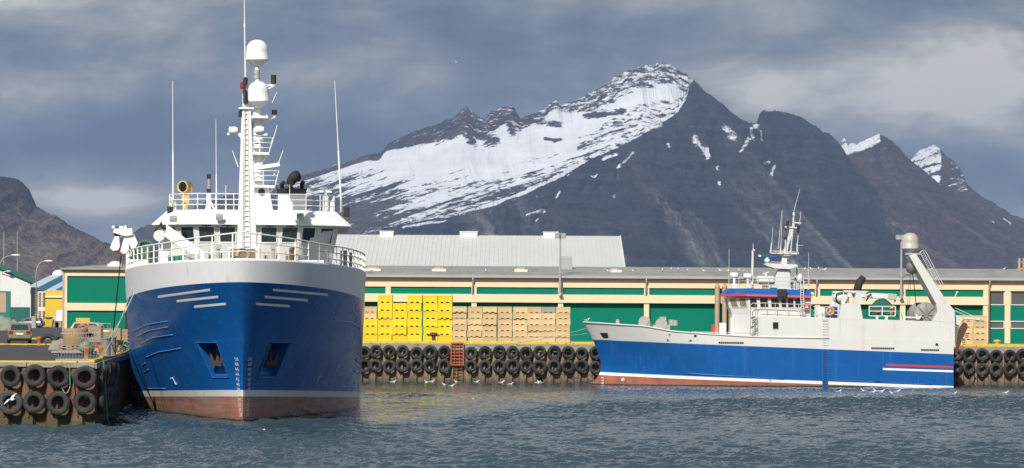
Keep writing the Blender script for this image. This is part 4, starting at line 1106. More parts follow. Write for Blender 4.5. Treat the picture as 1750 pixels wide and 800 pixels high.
# short arms with lamps, slanted whips
mb = MB()
for py in (124,132): mb.cyl(LP(433,py,ya), LP(446,py,ya), .05, n=6); mb.cyl(LP(439,py-4,ya), LP(439,py+3,ya), .2, n=10)
mb.build('mast_lamp', greyp, LS)
mb = MB(); mb.bar(LP(441,147,ya), LP(470,145,ya), .12, .1); mb.bar(LP(458,152,ya), LP(469,146,ya), .08, .08); mb.build('lamp_arm', white, LS)
mb = MB(); mb.bar(LP(441,202,ya), LP(472,197,ya), .12, .12); mb.bar(LP(452,206,ya), LP(470,200,ya), .08, .08); mb.build('lamp_arm', white, LS)
for px, py in ((467.5,132),(467.5,139),(469,192)):
    mb = MB(); c = LP(px,py,ya); mb.cyl(c-Vector((0,0,.14)), c+Vector((0,0,.14)), .16, n=10); mb.build('navigation_lamp', dark, LS)
mb = MB(); mb.bar(LP(432,288,ya-.6), LP(478,281,ya-.6), .3, .22); mb.build('radar_arm', white, LS)
for px_, py_, pr_ in ((440,296,[(.1,-.25),(.32,-.2),(.32,.2),(.2,.3)]),(442,224,[(.3,-.15),(.34,0),(.2,.2)]),(442,240,[(.3,-.15),(.34,0),(.2,.2)]),(442,305,[(.3,-.15),(.36,0),(.36,.1),(.2,.2)]),(441,250,[(.3,-.1),(.34,0),(.2,.12)])):
    mb = MB(); mb.lathe(pr_, T(LP(px_,py_,ya-.4)), 14); mb.build('mast_equipment', white, LS)
for a in ((455,199,473,158),(463,252,474,214),(468,300,484,257),(407,285,397,257)):
    mb = MB(); mb.cyl(LP(a[0],a[1],ya-.3), LP(a[2],a[3],ya-.3), .04, .022, 6); mb.build('slanted_whip', white, LS)
# whip antennas on the bridge roof
for pts, r_ in (((296,348,295,138),.045),((370,366,369,204),.035),((583,345,572,138),.05),((583,345,580,268),.03),((386,366,386,316),.04),((495,366,495,315),.035),((420,366,420,330),.04)):
    y_ = 29.5; mb = MB(); a = LP(pts[0],pts[1],y_); bb = LP(pts[2],pts[3],y_)
    m1 = a.lerp(bb,.42); mb.cyl(a, m1, r_*1.25, n=6); mb.cyl(m1, bb, r_*.8, r_*.4, 6); mb.cyl(Vector((a.x,a.y,11.4)), a+Vector((0,0,.15)), .07, n=8); mb.build('whip_antenna', white, LS)
# yellow searchlight
t_ = LP(317,330,29.3)
cream_y = pm('cream yellow paint', (.62,.43,.16), .5, var=.1)
mb = MB(); c = LP(317,341,29.3); mb.box(c, (.45,.45,.5)); mb.cyl(Vector((c.x,c.y,11.4)), c, .18, n=10); mb.cyl(c, LP(317,331,29.3), .06, n=8)
for s_ in (-.36,.36): mb.box(LP(317,325,29.3)+Vector((s_,0,-.05)), (.05,.08,.5))
ped = mb.build('searchlight', cream_y, LS)
mb = MB(); c = LP(317,320,29.3); mb.lathe([(.05,.42),(.33,.38),(.35,-.3),(.37,-.32),(.37,-.38),(.31,-.38),(.28,-.1),(.02,.1)], T(c) @ RZ(-.5) @ RX(math.pi/2) @ RX(math.pi) , 20); mb.build('lamp_barrel', cream_y, ped)
mb = MB(); mb.lathe([(.02,.0),(.29,.005)], T(c) @ RZ(-.5) @ RX(math.pi/2) @ RX(math.pi) @ T(0,0,-.3), 20); mb.build('lens', glass, ped)
# black and white pole, tripod
mb = MB(); mb.cyl(LP(357,366,30), LP(357,330,30), .16, n=10); mb.bar(LP(357,338,30), LP(369,364,30), .1, .1); mb.bar(LP(357,338,30), LP(350,364,30), .08, .08); po = mb.build('stack_pole', white, LS)
for y0, y1, m_ in ((298,306,dark),(306,323,steel),(323,331,dark)): mb = MB(); mb.cyl(LP(357,y0,30), LP(357,y1,30), .13, n=10); mb.build('sleeve', m_, po)
# small radar, side boxes, floodlights
mb = MB(); mb.cyl(LP(557,366,29.5), LP(557,335,29.5), .22, .2, 10); mb.cyl(LP(557,335,29.5), LP(557,329,29.5), .09, n=8); mb.bar(LP(546,327,29.5), LP(567,328,29.5), .2, .12); mb.build('small_radar', offw, LS)
for px in (291,592): mb = MB(); c = LP(px,362,28.8); mb.box(c, (.35,.4,.62)); mb.build('side_light', dark, LS, bevel=.03)
for px, py in ((296,374),(375,371),(513,370)):
    mb = MB(); c = LP(px,py,26.2); mb.box(c, (.42,.3,.3), rot=(.5,0,0)); mb.box(c+Vector((0,.2,.1)), (.1,.4,.1)); fl = mb.build('floodlight', greyp, LS, bevel=.02)
    mb = MB(); mb.box(c+Vector((0,-.14,-.09)), (.36,.03,.24), rot=(.5,0,0)); mb.build('lens', pm('lamp glass', (.5,.5,.46), .15), fl)
# ---- foredeck: windlass, fairlead, crane, deck gear
def deckbits():
    y_ = 3.5; r_ = random.Random(5); z_ = 7.1
    mb = MB()
    for x in (-2.6,-1.5,1.3,2.4):
        mb.lathe([(.42,-.35),(.42,-.3),(.2,-.28),(.2,.28),(.42,.3),(.42,.35)], T(x,y_+r_.uniform(0,2),z_+.95) @ RY(math.pi/2), 14)
        mb.boxb((x-.3,y_-.2,z_-.3),(x+.3,y_+1.4,z_+.6))
    for i in range(9): x = r_.uniform(-3,3); h = r_.uniform(.7,1.6); mb.cyl((x,y_+.6,z_-.3),(x,y_+.6,z_+h),.08,n=8); mb.box((x,y_+.6,z_+h),(.3,.25,.2))
    mb.build('windlass', pm('deck gear', (.40,.39,.35), .6, var=.2, spots=((.16,.09,.05), .7, 2.5, .6)), LS)
    mb = MB(); c = LP(415,437,-2.6); mb.torus(T(c) @ RX(math.pi/2), .27, .10, 24, 10); fl = mb.build('fairlead', pm('worn white', (.42,.34,.25), .6, var=.3), LS)
    mb = MB(); c2 = LP(415,436,-1.9); mb.boxb((c2.x-.6,c2.y,c2.z-.55),(c2.x+.6,c2.y+.4,c2.z+.3)); mb.build('roller_frame', pm('rusted tan', (.24,.17,.11), .8, var=.45), LS)
    for px in (393,440,499): 
        mb = MB(); c = LP(px,436,0.); c.z = z_; mb.cyl(c, c+Vector((0,0,1.3)), .13, n=10); mb.sph(c+Vector((0,0,1.3)), .15, 10, 6); mb.build('deck_vent', rustm if px == 499 else offw, LS)
    mb = MB(); c = LP(585,456,8); mb.boxb((c.x-.1,8,7.2),(c.x+.25,8.3,8.6)); mb.boxb((c.x+.32,8,7.2),(c.x+.6,8.3,8.5)); mb.build('deck_post', dark, LS)
    mb = MB(); mb.boxb((2.0,14,7),(4.2,16,8.2)); mb.boxb((-4.6,12,7),(-3.2,14,8.1)); mb.build('deck_locker', white, LS, bevel=.04)
    mb = MB(); mb.boxb((-3.9,6.0,7.0),(-2.6,7.0,8.25)); 
    for i in range(6): mb.boxb((-3.9+i*.22,5.9,7.0),(-3.8+i*.22,6.0,8.2))
    mb.build('net_bin', teal, LS)
    # coil of green rope hung at the rail
    mb = MB()
    for k in range(5): mb.torus(T(-5.35+.05*k,8.2+.05*k,8.15+.16*k) @ RX(.15*k), .52-.04*k, .10, 18, 6)
    mb.build('rope_coil', pm('dark green rope', (.07,.13,.1), .9, var=.3, scale=5), LS)
deckbits()
# deck crane with thick white boom
mb = MB(); a = LP(286,392,13); c = LP(283,440,13); c.z = 7; mb.cyl(c, LP(283,398,13), .42, .36, 14); mb.sph(LP(279,402,12.8), .3, 12, 8); cr = mb.build('crane_post', white, LS)
mb = MB(); A = LP(284,395,12.6); Bq = LP(350,441,11); mb.hexa([A+Vector((0,-.25,-.38)),Bq+Vector((0,-.2,-.28)),Bq+Vector((0,.2,-.28)),A+Vector((0,.25,-.38)),A+Vector((0,-.25,.38)),Bq+Vector((0,-.2,.28)),Bq+Vector((0,.2,.28)),A+Vector((0,.25,.38))]); mb.build('crane_boom', white, LS, bevel=.04)
mb = MB()
for k in range(4): mb.tube([LP(279,394-k,12.4), LP(276,385-2*k,12.3), LP(268,386+2*k,12.2), LP(265,398,12.2)], .03, 6)
mb.build('hydraulic_hose', dark, LS)
mb = MB(); mb.lathe([(.3,-.1),(.2,-.08),(.2,.08),(.3,.1)], T(LP(272,403,12.1)) @ RX(math.pi/2), 16); mb.build('crane_sheave', offw, LS)
# side davit with two hanging blocks
mb = MB(); ya = 15.0
hd = [LP(194,391,ya), LP(193.5,398,ya), LP(214,404,ya), LP(227,402,ya), LP(226,390,ya)]
mb.loft([Vector((p.x,ya,p.z)) for p in hd], [Vector((p.x,ya+.9,p.z)) for p in hd])
lg = [LP(214,403,ya), LP(230,438,ya), LP(243,432,ya), LP(228,399,ya)]
mb.loft([Vector((p.x,ya+.15,p.z)) for p in lg], [Vector((p.x,ya+.75,p.z)) for p in lg])
p0_ = LP(236,436,ya); mb.boxb((p0_.x-.3,ya+.1,7.2),(p0_.x+.55,ya+.8,p0_.z+.1))
dv = mb.build('davit', white, LS, bevel=.03)
mb = MB(); mb.bar(LP(232,428,ya), LP(242,419,ya), .12, .12); mb.cyl(LP(194,390,ya+.3), LP(194.5,386,ya+.3), .1, n=8); mb.cyl(LP(208,390,ya+.3), LP(208,386.5,ya+.3), .15, n=8); mb.cyl(LP(215,390,ya+.3), LP(215,385.5,ya+.3), .08, n=8); mb.build('bracket', white, dv)
for px, py, w_, tilt in ((197.5,421,.30,.0),(214,427,.26,.25)):
    c = LP(px,py,ya+.3); mb = MB(); top = LP(px+2,404,ya+.3)
    for s_ in (-.14,.14):
        mb.loft([Vector((top.x-.1,ya+.3+s_,top.z)),Vector((c.x-w_,ya+.3+s_,c.z-.1)),Vector((c.x-w_*.4,ya+.3+s_,c.z-w_*.85)),Vector((c.x+w_*.5,ya+.3+s_,c.z-w_*.7)),Vector((c.x+w_*.8,ya+.3+s_,c.z)),Vector((top.x+.12,ya+.3+s_,top.z))],
                [Vector((top.x-.1,ya+.38+s_,top.z)),Vector((c.x-w_,ya+.38+s_,c.z-.1)),Vector((c.x-w_*.4,ya+.38+s_,c.z-w_*.85)),Vector((c.x+w_*.5,ya+.38+s_,c.z-w_*.7)),Vector((c.x+w_*.8,ya+.38+s_,c.z)),Vector((top.x+.12,ya+.38+s_,top.z))])
    bk = mb.build('block', white, dv)
    mb = MB(); mb.lathe([(w_*.8,-.12),(w_*.6,0),(w_*.8,.12)], T(c.x+.1,ya+.34,c.z-.12) @ RX(math.pi/2), 18, closed=False); mb.build('sheave', rustm, bk)
    mb = MB(); mb.cyl(top+Vector((0,.04,0)), top+Vector((0,.04,.55)), .09, n=8); mb.torus(T(top+Vector((0,.04,.1))) @ RX(math.pi/2), .14, .05, 12, 6); mb.build('shackle', rustm, bk)
# faint name at the starboard shoulder is only a grey smear in the photo: left off
# ================= the white and blue trawler, side on ===========================
RO = Vector((19.0, 201.3, 0)); YN = 197.6; NB = -3.7
RS = thing('trawler', 'white and blue stern trawler lying side on along the far quay, bow to the left', 'ship', RO)
def Q(px, py, y=NB):            # local point of the trawler; y is across the beam (negative: near side)
    return P(px, py, RO.y + y) - RO
def QX(px, y=NB): return Q(px, 580, y).x
whs = pm('trawler white', (.61,.605,.58), .42, var=.06, scale=.6, streak=((.36,.26,.17), .5, 2.6), fine=.03)
greys = pm('trawler grey', (.42,.42,.40), .5, var=.1, scale=1.2, streak=((.22,.15,.1), .4, 3.))
hullt = paint('trawler hull paint', .0315, .735+.0315*(-12.2), .965+.0315*(-12.2), (.38,.10,.06), (.74,.73,.70), (.006,.098,.34), 0, fade=.2)
# white upper strake is part of the same plating
m, t, b = hullt, NT(hullt.node_tree), hullt.node_tree.nodes['Principled BSDF']
src = b.inputs['Base Color'].links[0].from_socket
sx = t.sep(t.n('TexCoord').outputs['Object']); zq = t.math('MULTIPLY_ADD', sx[0], .034, sx[2])
wmx = t.mix(t.mul(t.sstep(t.noise(t.map(t.n('TexCoord').outputs['Object'], (2.6,2.6,.2)), 1., 4, .65), .55, .8), .3), (.61,.605,.58), (.38,.29,.2))
t.set(b.inputs['Base Color'], t.mix(t.math('GREATER_THAN', zq, 3.44+.034*(6.2-19)), src, wmx))
SHEER = [(5.3-19,4.78),(10.0-19,4.50),(12.1-19,4.13),(14.3-19,3.96),(18.2-19,3.74),(26-19,3.66),(33.2-19,3.52)]
STEM = [(-1.3,5.1),(-.7,5.35),(0,5.95),(.45,6.45),(.92,6.76),(1.45,6.85),(2.2,6.70),(3.46,6.20),(4.8,5.44)]
def stem(z): return interp(STEM, z) - 19
XT = 33.16-19
def thp(v, q, sg):
    z0 = -1.3; xs_ = stem(lerp(z0, 4.78, v)); L = lerp(12.5, 9.0, v)
    if q <= 1: u = q**1.7; x = xs_ + L*u
    else: u = 1; x = lerp(xs_+L, XT, q-1)
    w = 3.7*(1-(1-u)**lerp(1.7,2.2,v))**lerp(1.,.72,v)
    if q < 1 and u < .04: w = max(w, .0)
    return Vector((x, sg*w, lerp(z0, interp(SHEER, x), v)))
NQ_ = [i/26 for i in range(27)]+[1+i/18 for i in range(1,19)]; vv = [j/23 for j in range(24)]
V = []; fs = []
for q in NQ_:
    for v in reversed(vv): V.append(thp(v,q,-1))
    for v in vv: V.append(thp(v,q,1))
m_ = 48
for i in range(len(NQ_)-1):
    for j in range(m_): jj = (j+1) % m_; fs.append((i*m_+j, i*m_+jj, (i+1)*m_+jj, (i+1)*m_+j))
fs.append(tuple((len(NQ_)-1)*m_+j for j in range(m_)))
mb = MB(); mb.add(V, fs, 0, True); th = mb.build('hull', hullt, RS); clean(th); sharp_smooth(th.data, 35)
tb = BVHTree.FromPolygons([v.co.copy() for v in th.data.vertices], [list(p.vertices) for p in th.data.polygons])
CAMT = Vector((0,0,CH)) - RO
def ont(px, py, off=.012):
    d = (P(px, py, 150.)-RO) - CAMT; h = tb.ray_cast(CAMT, d.normalized())
    if h[0] is None: return Q(px, py), Vector((0,-1,0))
    n = h[1] if h[1].dot(d) < 0 else -h[1]; return h[0]+n*off, n
def strip(name, pts, h, mat, off=.012, par=RS):    # painted band along the plating
    mb = MB(); V = []
    k = 24
    for i in range(k+1):
        f_ = i/k*(len(pts)-1); a = int(min(f_, len(pts)-2)); x = lerp(pts[a][0],pts[a+1][0],f_-a); y = lerp(pts[a][1],pts[a+1][1],f_-a)
        for o_ in (0,h): V.append(ont(x,y+o_,off)[0])
    mb.add(V, [(2*i,2*i+1,2*i+3,2*i+2) for i in range(k)], 0, True); return mb.build(name, mat, par, fix=False)
strip('red_stripe', [(1514,622),(1629,626)], 3.2, redp); strip('white_stripe', [(1509,629),(1629,633)], 3.4, white)
def tline(name, pts, r_, mat):
    mb = MB(); L_ = []
    for (ax,ay),(bx_,by_) in zip(pts,pts[1:]):
        for i in range(8): L_.append(ont(lerp(ax,bx_,i/7), lerp(ay,by_,i/7), 0)[0])
    mb.tube(L_, r_, 6); return mb.build(name, mat, RS)
bluet = pm('trawler blue', (.006,.098,.34), .4, var=.12)
tline('rubbing_strake', [(1171,638),(1250,643),(1340,648)], .06, bluet); tline('rubbing_strake', [(1420,649.5),(1500,653),(1592,657)], .06, bluet)
mb = MB(); mb.tube([thp(1,q,-1)+Vector((0,-.02,.0)) for q in NQ_ if q <= 1.5], .06, 6); mb.tube([thp(1,q,1) for q in NQ_ if q <= 1.5], .06, 6); mb.build('bulwark_rail', whs, RS)
# anchor pocket: white frame, dark plate
cn = [ont(x,y,.02)[0] for x,y in ((1023,568),(1040,568),(1045,580.5),(1027,580.5))]; ci = [ont(x,y,.03)[0] for x,y in ((1025,568.6),(1038.5,568.6),(1040,577.5),(1031,577.5))]
mb = MB(); mb.add(cn, [(0,1,2,3)]); fr = mb.build('anchor_pocket', whs, RS); mb = MB(); mb.add(ci, [(0,1,2,3)]); mb.build('opening', dark, fr)
# draught marks and thruster mark
for k, (x, y) in enumerate(((1029.5,646),(1030,650.5),(1030,655.5))):
    p, n = ont(x,y,.015); text_on(RS, ('44','42','40')[k], p, n, .2, white, 'draught_mark')
p, n = ont(1064.5,649,.02); M_ = T(p) @ n.to_track_quat('Z','Y').to_matrix().to_4x4()
mb = MB(); mb.torus(M_, .12, .022, 20, 4); mb.box((0,0,0),(.24,.035,.02),0,M_); mb.box((0,0,0),(.035,.24,.02),0,M_); mb.build('thruster_mark', white, RS)
p, n = ont(1316,649,.02); mb = MB()
for a, c in (((-.1,.1),(.1,.1)),((.1,.1),(0,-.12)),((0,-.12),(-.1,.1))): mb.bar(p+Vector((a[0],-.01,a[1])), p+Vector((c[0],-.01,c[1])), .02, .025)
mb.build('load_mark', dark, RS)
# freeing ports: dark slots with white bars
for xa_, xb_, y_ in ((1140,1182,582),(1228,1271,586),(1489,1528,595.5),(1574,1605,598.3)):
    mb = MB(); a = ont(xa_,y_-2,.012)[0]; c = ont(xb_,y_+1.9,.012)[0]; d_ = ont(xb_,y_-1.4,.012)[0]; e_ = ont(xa_,y_+1.4,.012)[0]
    m0 = ont(xa_+1.5,y_-2.1,.012)[0]
    mb.add([a,e_,c,d_], [(0,1,2,3)]); sc_ = mb.build('freeing_port', dark, RS)
    mb = MB(); n = int((xb_-xa_)/3.2)
    for i in range(1, n):
        f_ = i/n; p0 = a.lerp(d_,f_); p1 = e_.lerp(c,f_); mb.bar(p0+Vector((0,-.015,0)), p1+Vector((0,-.015,0)), .035, .02)
    mb.build('grating', whs, sc_)
for px, py, m_ in ((1144,572,whs),(1188,574.3,greys),(1601,589,greys),(1509,622.5,bluet),(1520,645,bluet),(1597,648,bluet)):
    p, n = ont(px,py,.0); mb = MB(); M_ = T(p) @ n.to_track_quat('Z','Y').to_matrix().to_4x4(); mb.torus(M_, .11 if py < 600 else .05, .025, 18, 6); ph = mb.build('porthole', m_, RS)
    mb = MB(); mb.lathe([(1e-4,.012),(.10 if py < 600 else .05,.012)], M_, 18); mb.build('opening', dark if m_ is not whs else greys, ph)
# ---- upper works
def plate(pts, y0, y1, mb=None, off=0):
    """polygon traced on the near side, given its real thickness across the beam"""
    mb = mb or MB(); L_ = [Q(x,y,NB) for x,y in pts]
    mb.loft([Vector((p.x,y0,p.z)) for p in L_], [Vector((p.x,y1,p.z)) for p in L_]); return mb
dh = plate([(1296,539.5),(1296,580),(1436,586),(1436,543.8)], NB+.01, -NB-.01); dho = dh.build('deckhouse', whs, RS, bevel=.03)
mb = plate([(1436,543.8),(1436,586),(1632,592.5),(1632,551),(1593,549)], NB+.01, NB+.35); mb.build('bulwark', whs, RS)
mb = plate([(1436,543.8),(1436,586),(1632,592.5),(1632,551),(1593,549)], -NB-.35, -NB-.01); mb.build('bulwark', whs, RS)
mb = MB(); a = Q(1436,560); c = Q(1632,566); mb.boxb((a.x,NB+.36,4.0),(c.x,-NB-.36,4.15)); mb.boxb((c.x-.3,NB+.36,2.6),(c.x,-NB-.36,4.6)); mb.build('aft_deck', greys, RS)
for y0, y1 in ((NB,NB+.5),(-NB-.5,-NB)):
    mb = plate([(1433,545),(1438,519),(1459,519),(1463,499),(1472.5,499),(1470,519),(1475,546.5)], y0, y1)
    mb.bar(Vector((Q(1441,519).x,(y0+y1)/2,Q(1441,519).z)), Vector((Q(1446,499).x,(y0+y1)/2,Q(1446,499).z)), .14, .3)
    plate([(1442,496),(1442,499.5),(1478,501),(1486,497.5)], y0-.02, y1+.02, mb); mb.build('gantry_leg', whs, RS)
mb = MB(); a = Q(1442,498); c = Q(1474,499); mb.boxb((a.x+.9,NB+.5,a.z-.15),(c.x-.2,-NB-.5,a.z+.0)); mb.build('gantry_beam', whs, RS)
mb = plate([(1594,549),(1602,533),(1600,519),(1621,519),(1632,531),(1632,552)], NB, NB+2.3); mb.build('stern_tower', whs, RS, bevel=.03)
mb = plate([(1554,437),(1566,434),(1621,519),(1600,519)], NB+.05, NB+2.25); mb.build('stern_arm', whs, RS, bevel=.03)
mb = MB(); a = Q(1607,519.5); mb.boxb((a.x,-NB-2.2,3.6),(a.x+1.,-NB-.1,a.z)); mb.build('stern_tower', whs, RS)
radome(1555, 398, 433, 29.5, 0, pm('grey gelcoat', (.43,.41,.37), .45, var=.08), RS, lambda x,y,ya: Q(x,y,NB+1.2))
mb = MB(); a = Q(1547,434,NB+1.1); c = Q(1572,434,NB+1.1); mb.bar(a, c, .5, .1); mb.bar(a, Q(1553,441,NB+1.1), .1, .1); mb.cyl(Q(1555,434,NB+1.2), Q(1555,431,NB+1.2), .22, n=12); mb.build('arm_head', greys, RS)
mb = MB(); c = Q(1559,457,NB+1.); mb.lathe([(.05,-.3),(.42,-.25),(.5,0),(.42,.25),(.05,.3)], T(c) @ RX(math.pi/2), 20); hb = mb.build('hanging_block', pm('dark steel', (.13,.125,.115), .6, var=.3), RS)
mb = MB(); mb.bar(Q(1557,441,NB+1.1), c, .18, .2); mb.build('shackle', dark, hb)
for a_, c_ in (((1559.5,467),(1566,523)),((1557,467),(1553,540)),((1555,467),(1549,540))):
    mb = MB(); mb.cyl(Q(*a_,NB+1.1), Q(*c_,NB+1.6), .035 if a_[0] > 1559 else .014, n=5); mb.build('warp_line', dark, RS)
mb = MB()    # caged ladder along the arm
ld = [(1572,431),(1578,429),(1584,427),(1590,427)]
for k, (dx_, dy_) in enumerate(((0,0),(5,-3),(9,-3.5))):
    mb.cyl(Q(1572+dx_,431+dy_,NB+.6+.3*k), Q(1604+dx_,492+dy_,NB+.6+.3*k), .028, n=5)
for k in range(5):
    f_ = k/4; x = lerp(1572,1604,f_); y = lerp(431,492,f_); mb.tube([Q(x,y,NB+.6),Q(x+5,y-3,NB+.9),Q(x+9,y-3.5,NB+1.2)], .022, 5)
for k in range(22):
    f_ = k/21; x = lerp(1573,1604,f_); y = lerp(432,492,f_); mb.cyl(Q(x,y,NB+.5),Q(x+3,y-2,NB+.6),.016,n=4)
mb.build('caged_ladder', whs, RS)
# net drum and warp gear on the aft deck
mb = MB(); c = Q(1577,538,-1.2)
mb.lathe([(.3,-1.6),(.92,-1.6),(.95,-1.5),(.55,-1.45),(.55,1.4),(.95,1.45),(.92,1.55),(.3,1.55)], T(c) @ RX(math.pi/2), 26); nd = mb.build('net_drum', pm('drum grey', (.24,.235,.22), .6, var=.25, scale=2.), RS)
mb = MB()
for k in range(8): a = k*math.pi/4; mb.bar(c+Vector((0,-1.62,0)), c+Vector((.88*math.cos(a),-1.62,.88*math.sin(a))), .06, .08)
mb.build('spoke', MATS['drum grey'], nd)
for px in (1548,1570):
    mb = MB(); s_ = -1 if px < 1560 else 1
    L_ = [(px-6*s_*-1,541),(px-4,546) , (px,548)]
    poly_ = [(px-5,537),(px-1,533.5),(px+1,541),(px+1,546),(px-3,546)] if s_ < 0 else [(px-4,534),(px+2,541),(px+7,539),(px+3,546),(px-3,546)]
    plate(poly_[::-1], NB+.4, NB+.9, mb); mb.build('mooring_horn', whs, RS)
mb = MB(); mb.bar(Q(1546,542,NB+.6), Q(1574,543,NB+.6), .1, .12); mb.build('horn_bar', whs, RS)
# green nets in a rail cage
netm = pm('green net', (.012,.10,.07), .95, var=.55, scale=3., spots=((.16,.12,.04), .5, 2.2, .62), bump=.8, bscale=16)
mb = MB(); c = Q(1507,524,NB+1.7); bmn = []
for i in range(13):
    for j in range(9):
        u = i/12*2-1; v = j/8*2-1; h = max(0, 1-u*u)*max(0, 1-v*v)
        bmn.append(c+Vector((u*1.15, v*.9, -.75+1.38*h**.7+.10*mn.noise((u*4,v*4,3)))))
mb.add(bmn, [(i*9+j,i*9+j+1,(i+1)*9+j+1,(i+1)*9+j) for i in range(12) for j in range(8)], 0, True); nt = mb.build('net_pile', netm); nt.location = RO
tag(nt, 'heap of green trawl net in the white rail cage on the trawler', 'net')
mb = MB(); a = Q(1485.5,523.5,NB+.45); c = Q(1530,540,NB+.45)
for z in (a.z,(a.z+c.z)/2,c.z): mb.bar(Vector((a.x,NB+.45,z)), Vector((c.x,NB+.45,z)), .09, .07)
for x in (a.x,(a.x+c.x)/2,c.x): mb.bar(Vector((x,NB+.45,c.z)), Vector((x,NB+.45,a.z)), .09, .07)
for x in (lerp(a.x,c.x,.3),lerp(a.x,c.x,.66)): mb.boxb((x-.1,NB+.4,4.1),(x+.1,NB+.6,c.z))
mb.build('rail_cage', whs, RS)
for px, py, m_ in ((1524,528,yel),(1523,537,yel),(1500,533,orange)):
    mb = MB(); mb.sph(Q(px,py,NB+.85), .15, 12, 8); o = mb.build('net_float', m_, loc=RO); tag(o, {1524:'upper yellow float hanging in the net cage', 1523:'lower yellow float in the corner of the net cage', 1500:'orange float among the green net in the cage'}[px], 'float')
# deck crane: folded pale boom with hoses
mb = MB(); mb.cyl(Q(1430,509,-1.), Q(1447,509,-1.), .42, n=16); mb.sph(Q(1432,509,-1), .42, 14, 8); mb.cyl(Q(1440,543,-1), Q(1440,512,-1), .25, n=12); ck = mb.build('crane_base', offw, RS)
mb = MB(); A = Q(1478,505,-1.); Bq = Q(1531,507.5,-1.); mb.bar(A, Bq, .4, .42); mb.bar(Q(1447,505,-1), A, .3, .3); mb.bar(Q(1474,511,-1), Q(1490,503,-1), .14, .2); mb.build('crane_boom', offw, ck, bevel=.04)
mb = MB(); mb.bar(Q(1517,506.5,-1.), Q(1532,508,-1.), .46, .46); mb.cyl(Q(1530,510,-1), Q(1529,517,-1), .08, n=6); mb.build('boom_end', greys, ck, bevel=.04)
mb = MB(); mb.tube([Q(1440,500,-1.4),Q(1430,502,-1.5),Q(1428,510,-1.5),Q(1432,518,-1.4),Q(1438,520,-1.3)], .06, 6); mb.tube([Q(1480,502,-1.5),Q(1486,499,-1.5),Q(1489,503,-1.5),Q(1484,509,-1.5),Q(1480,514,-1.4)], .06, 6); mb.build('hydraulic_hose', dark, ck)
mb = MB(); mb.tube([Q(1464,499,-.5),Q(1467,488,-.5),Q(1470,481,-.5),Q(1476,473,-.5)], [.3,.3,.3,.24], 12); mb.build('exhaust_pipe', pm('sooty pipe', (.03,.022,.018)), RS)
for a_, c_ in (((1390,524),(1438,524)),((1390,531.5),(1437,531.5)),((1390,538),(1436,538))):
    mb = MB(); mb.cyl(Q(*a_,NB+.15), Q(*c_,NB+.15), .03, n=6); mb.build('side_rail', whs, RS)
for px in (1402,1418.5,1432): mb = MB(); mb.cyl(Q(px,544,NB+.15), Q(px,523.5,NB+.15), .03, n=6); mb.build('rail_post', whs, RS)
mb = MB(); c = Q(1420,544,NB+1.1); mb.lathe([(.5,0),(.53,.05),(.5,.1),(.52,.45),(.5,.5),(.5,.88),(.3,.93)], T(c), 20); o = mb.build('blue_drum', bluep, loc=RO); tag(o, 'blue barrel behind the orange lifebuoy on the trawler deck', 'barrel')
mb = MB(); c = Q(1404,544,NB+1.3); mb.lathe([(.42,0),(.44,.4),(.42,.8),(.2,.84)], T(c), 18); o = mb.build('white_drum', offw, loc=RO); tag(o, 'off white drum beside the blue barrel on the trawler deck', 'barrel')
mb = MB(); c = Q(1418.5,532,NB+.0); mb.torus(T(c) @ RX(math.pi/2), .27, .085, 24, 8); o = mb.build('lifebuoy', pm('orange buoy', (.62,.27,.04), .6), loc=RO); tag(o, 'orange lifebuoy on the rail before the blue barrel', 'lifebuoy')
mb = MB()
for k in range(3): a = math.pi/2+k*2.094; mb.bar(c, c+Vector((.22*math.cos(a),0,.22*math.sin(a))), .05, .05)
mb.build('grab_line', whs, o)
# side steps
mb = MB(); a = Q(1405.5,546,NB); c = Q(1415,592,NB)
mb.boxb((a.x,NB-.03,c.z),(a.x+.05,NB+.0,a.z)); mb.boxb((c.x-.05,NB-.03,c.z),(c.x,NB+.0,a.z)); mb.boxb((a.x,NB-.03,a.z-.05),(c.x,NB,a.z))
for k in range(10): z = lerp(c.z,a.z,(k+.5)/10); mb.boxb((a.x+.05,NB-.05,z-.025),(c.x-.05,NB,z+.02))
mb.build('side_step', whs, RS)
mb = MB(); a = Q(1405.5,598,NB); c = Q(1415,662,NB); 
for x in (a.x,c.x-.06): mb.boxb((x,NB-.05,c.z),(x+.06,NB+.03,a.z))
for k in range(15): z = lerp(c.z,a.z,(k+.5)/15); mb.boxb((a.x+.06,NB-.04,z-.03),(c.x-.06,NB+.03,z+.03))
mb.build('side_ladder', bluet, RS)
mb = MB(); mb.boxb((a.x+.06,NB-.008,c.z),(c.x-.06,NB+.03,a.z)); mb.build('ladder_recess', pm('deep blue', (.004,.035,.12), .5), RS)
# deckhouse window
p0 = Q(1321,562,NB+.01); p1 = Q(1330,551,NB+.01); facewin(RS, Vector((p0.x-.5,NB+.01,p0.z-.5)), Vector((p1.x+.5,NB+.01,p0.z-.5)), Vector((p1.x+.5,NB+.01,p1.z+.5)), Vector((p0.x-.5,NB+.01,p1.z+.5)), .5/(p1.x-p0.x+1), 1-.5/(p1.x-p0.x+1), .5/(p1.z-p0.z+1), 1-.5/(p1.z-p0.z+1), glass, greys, .03)
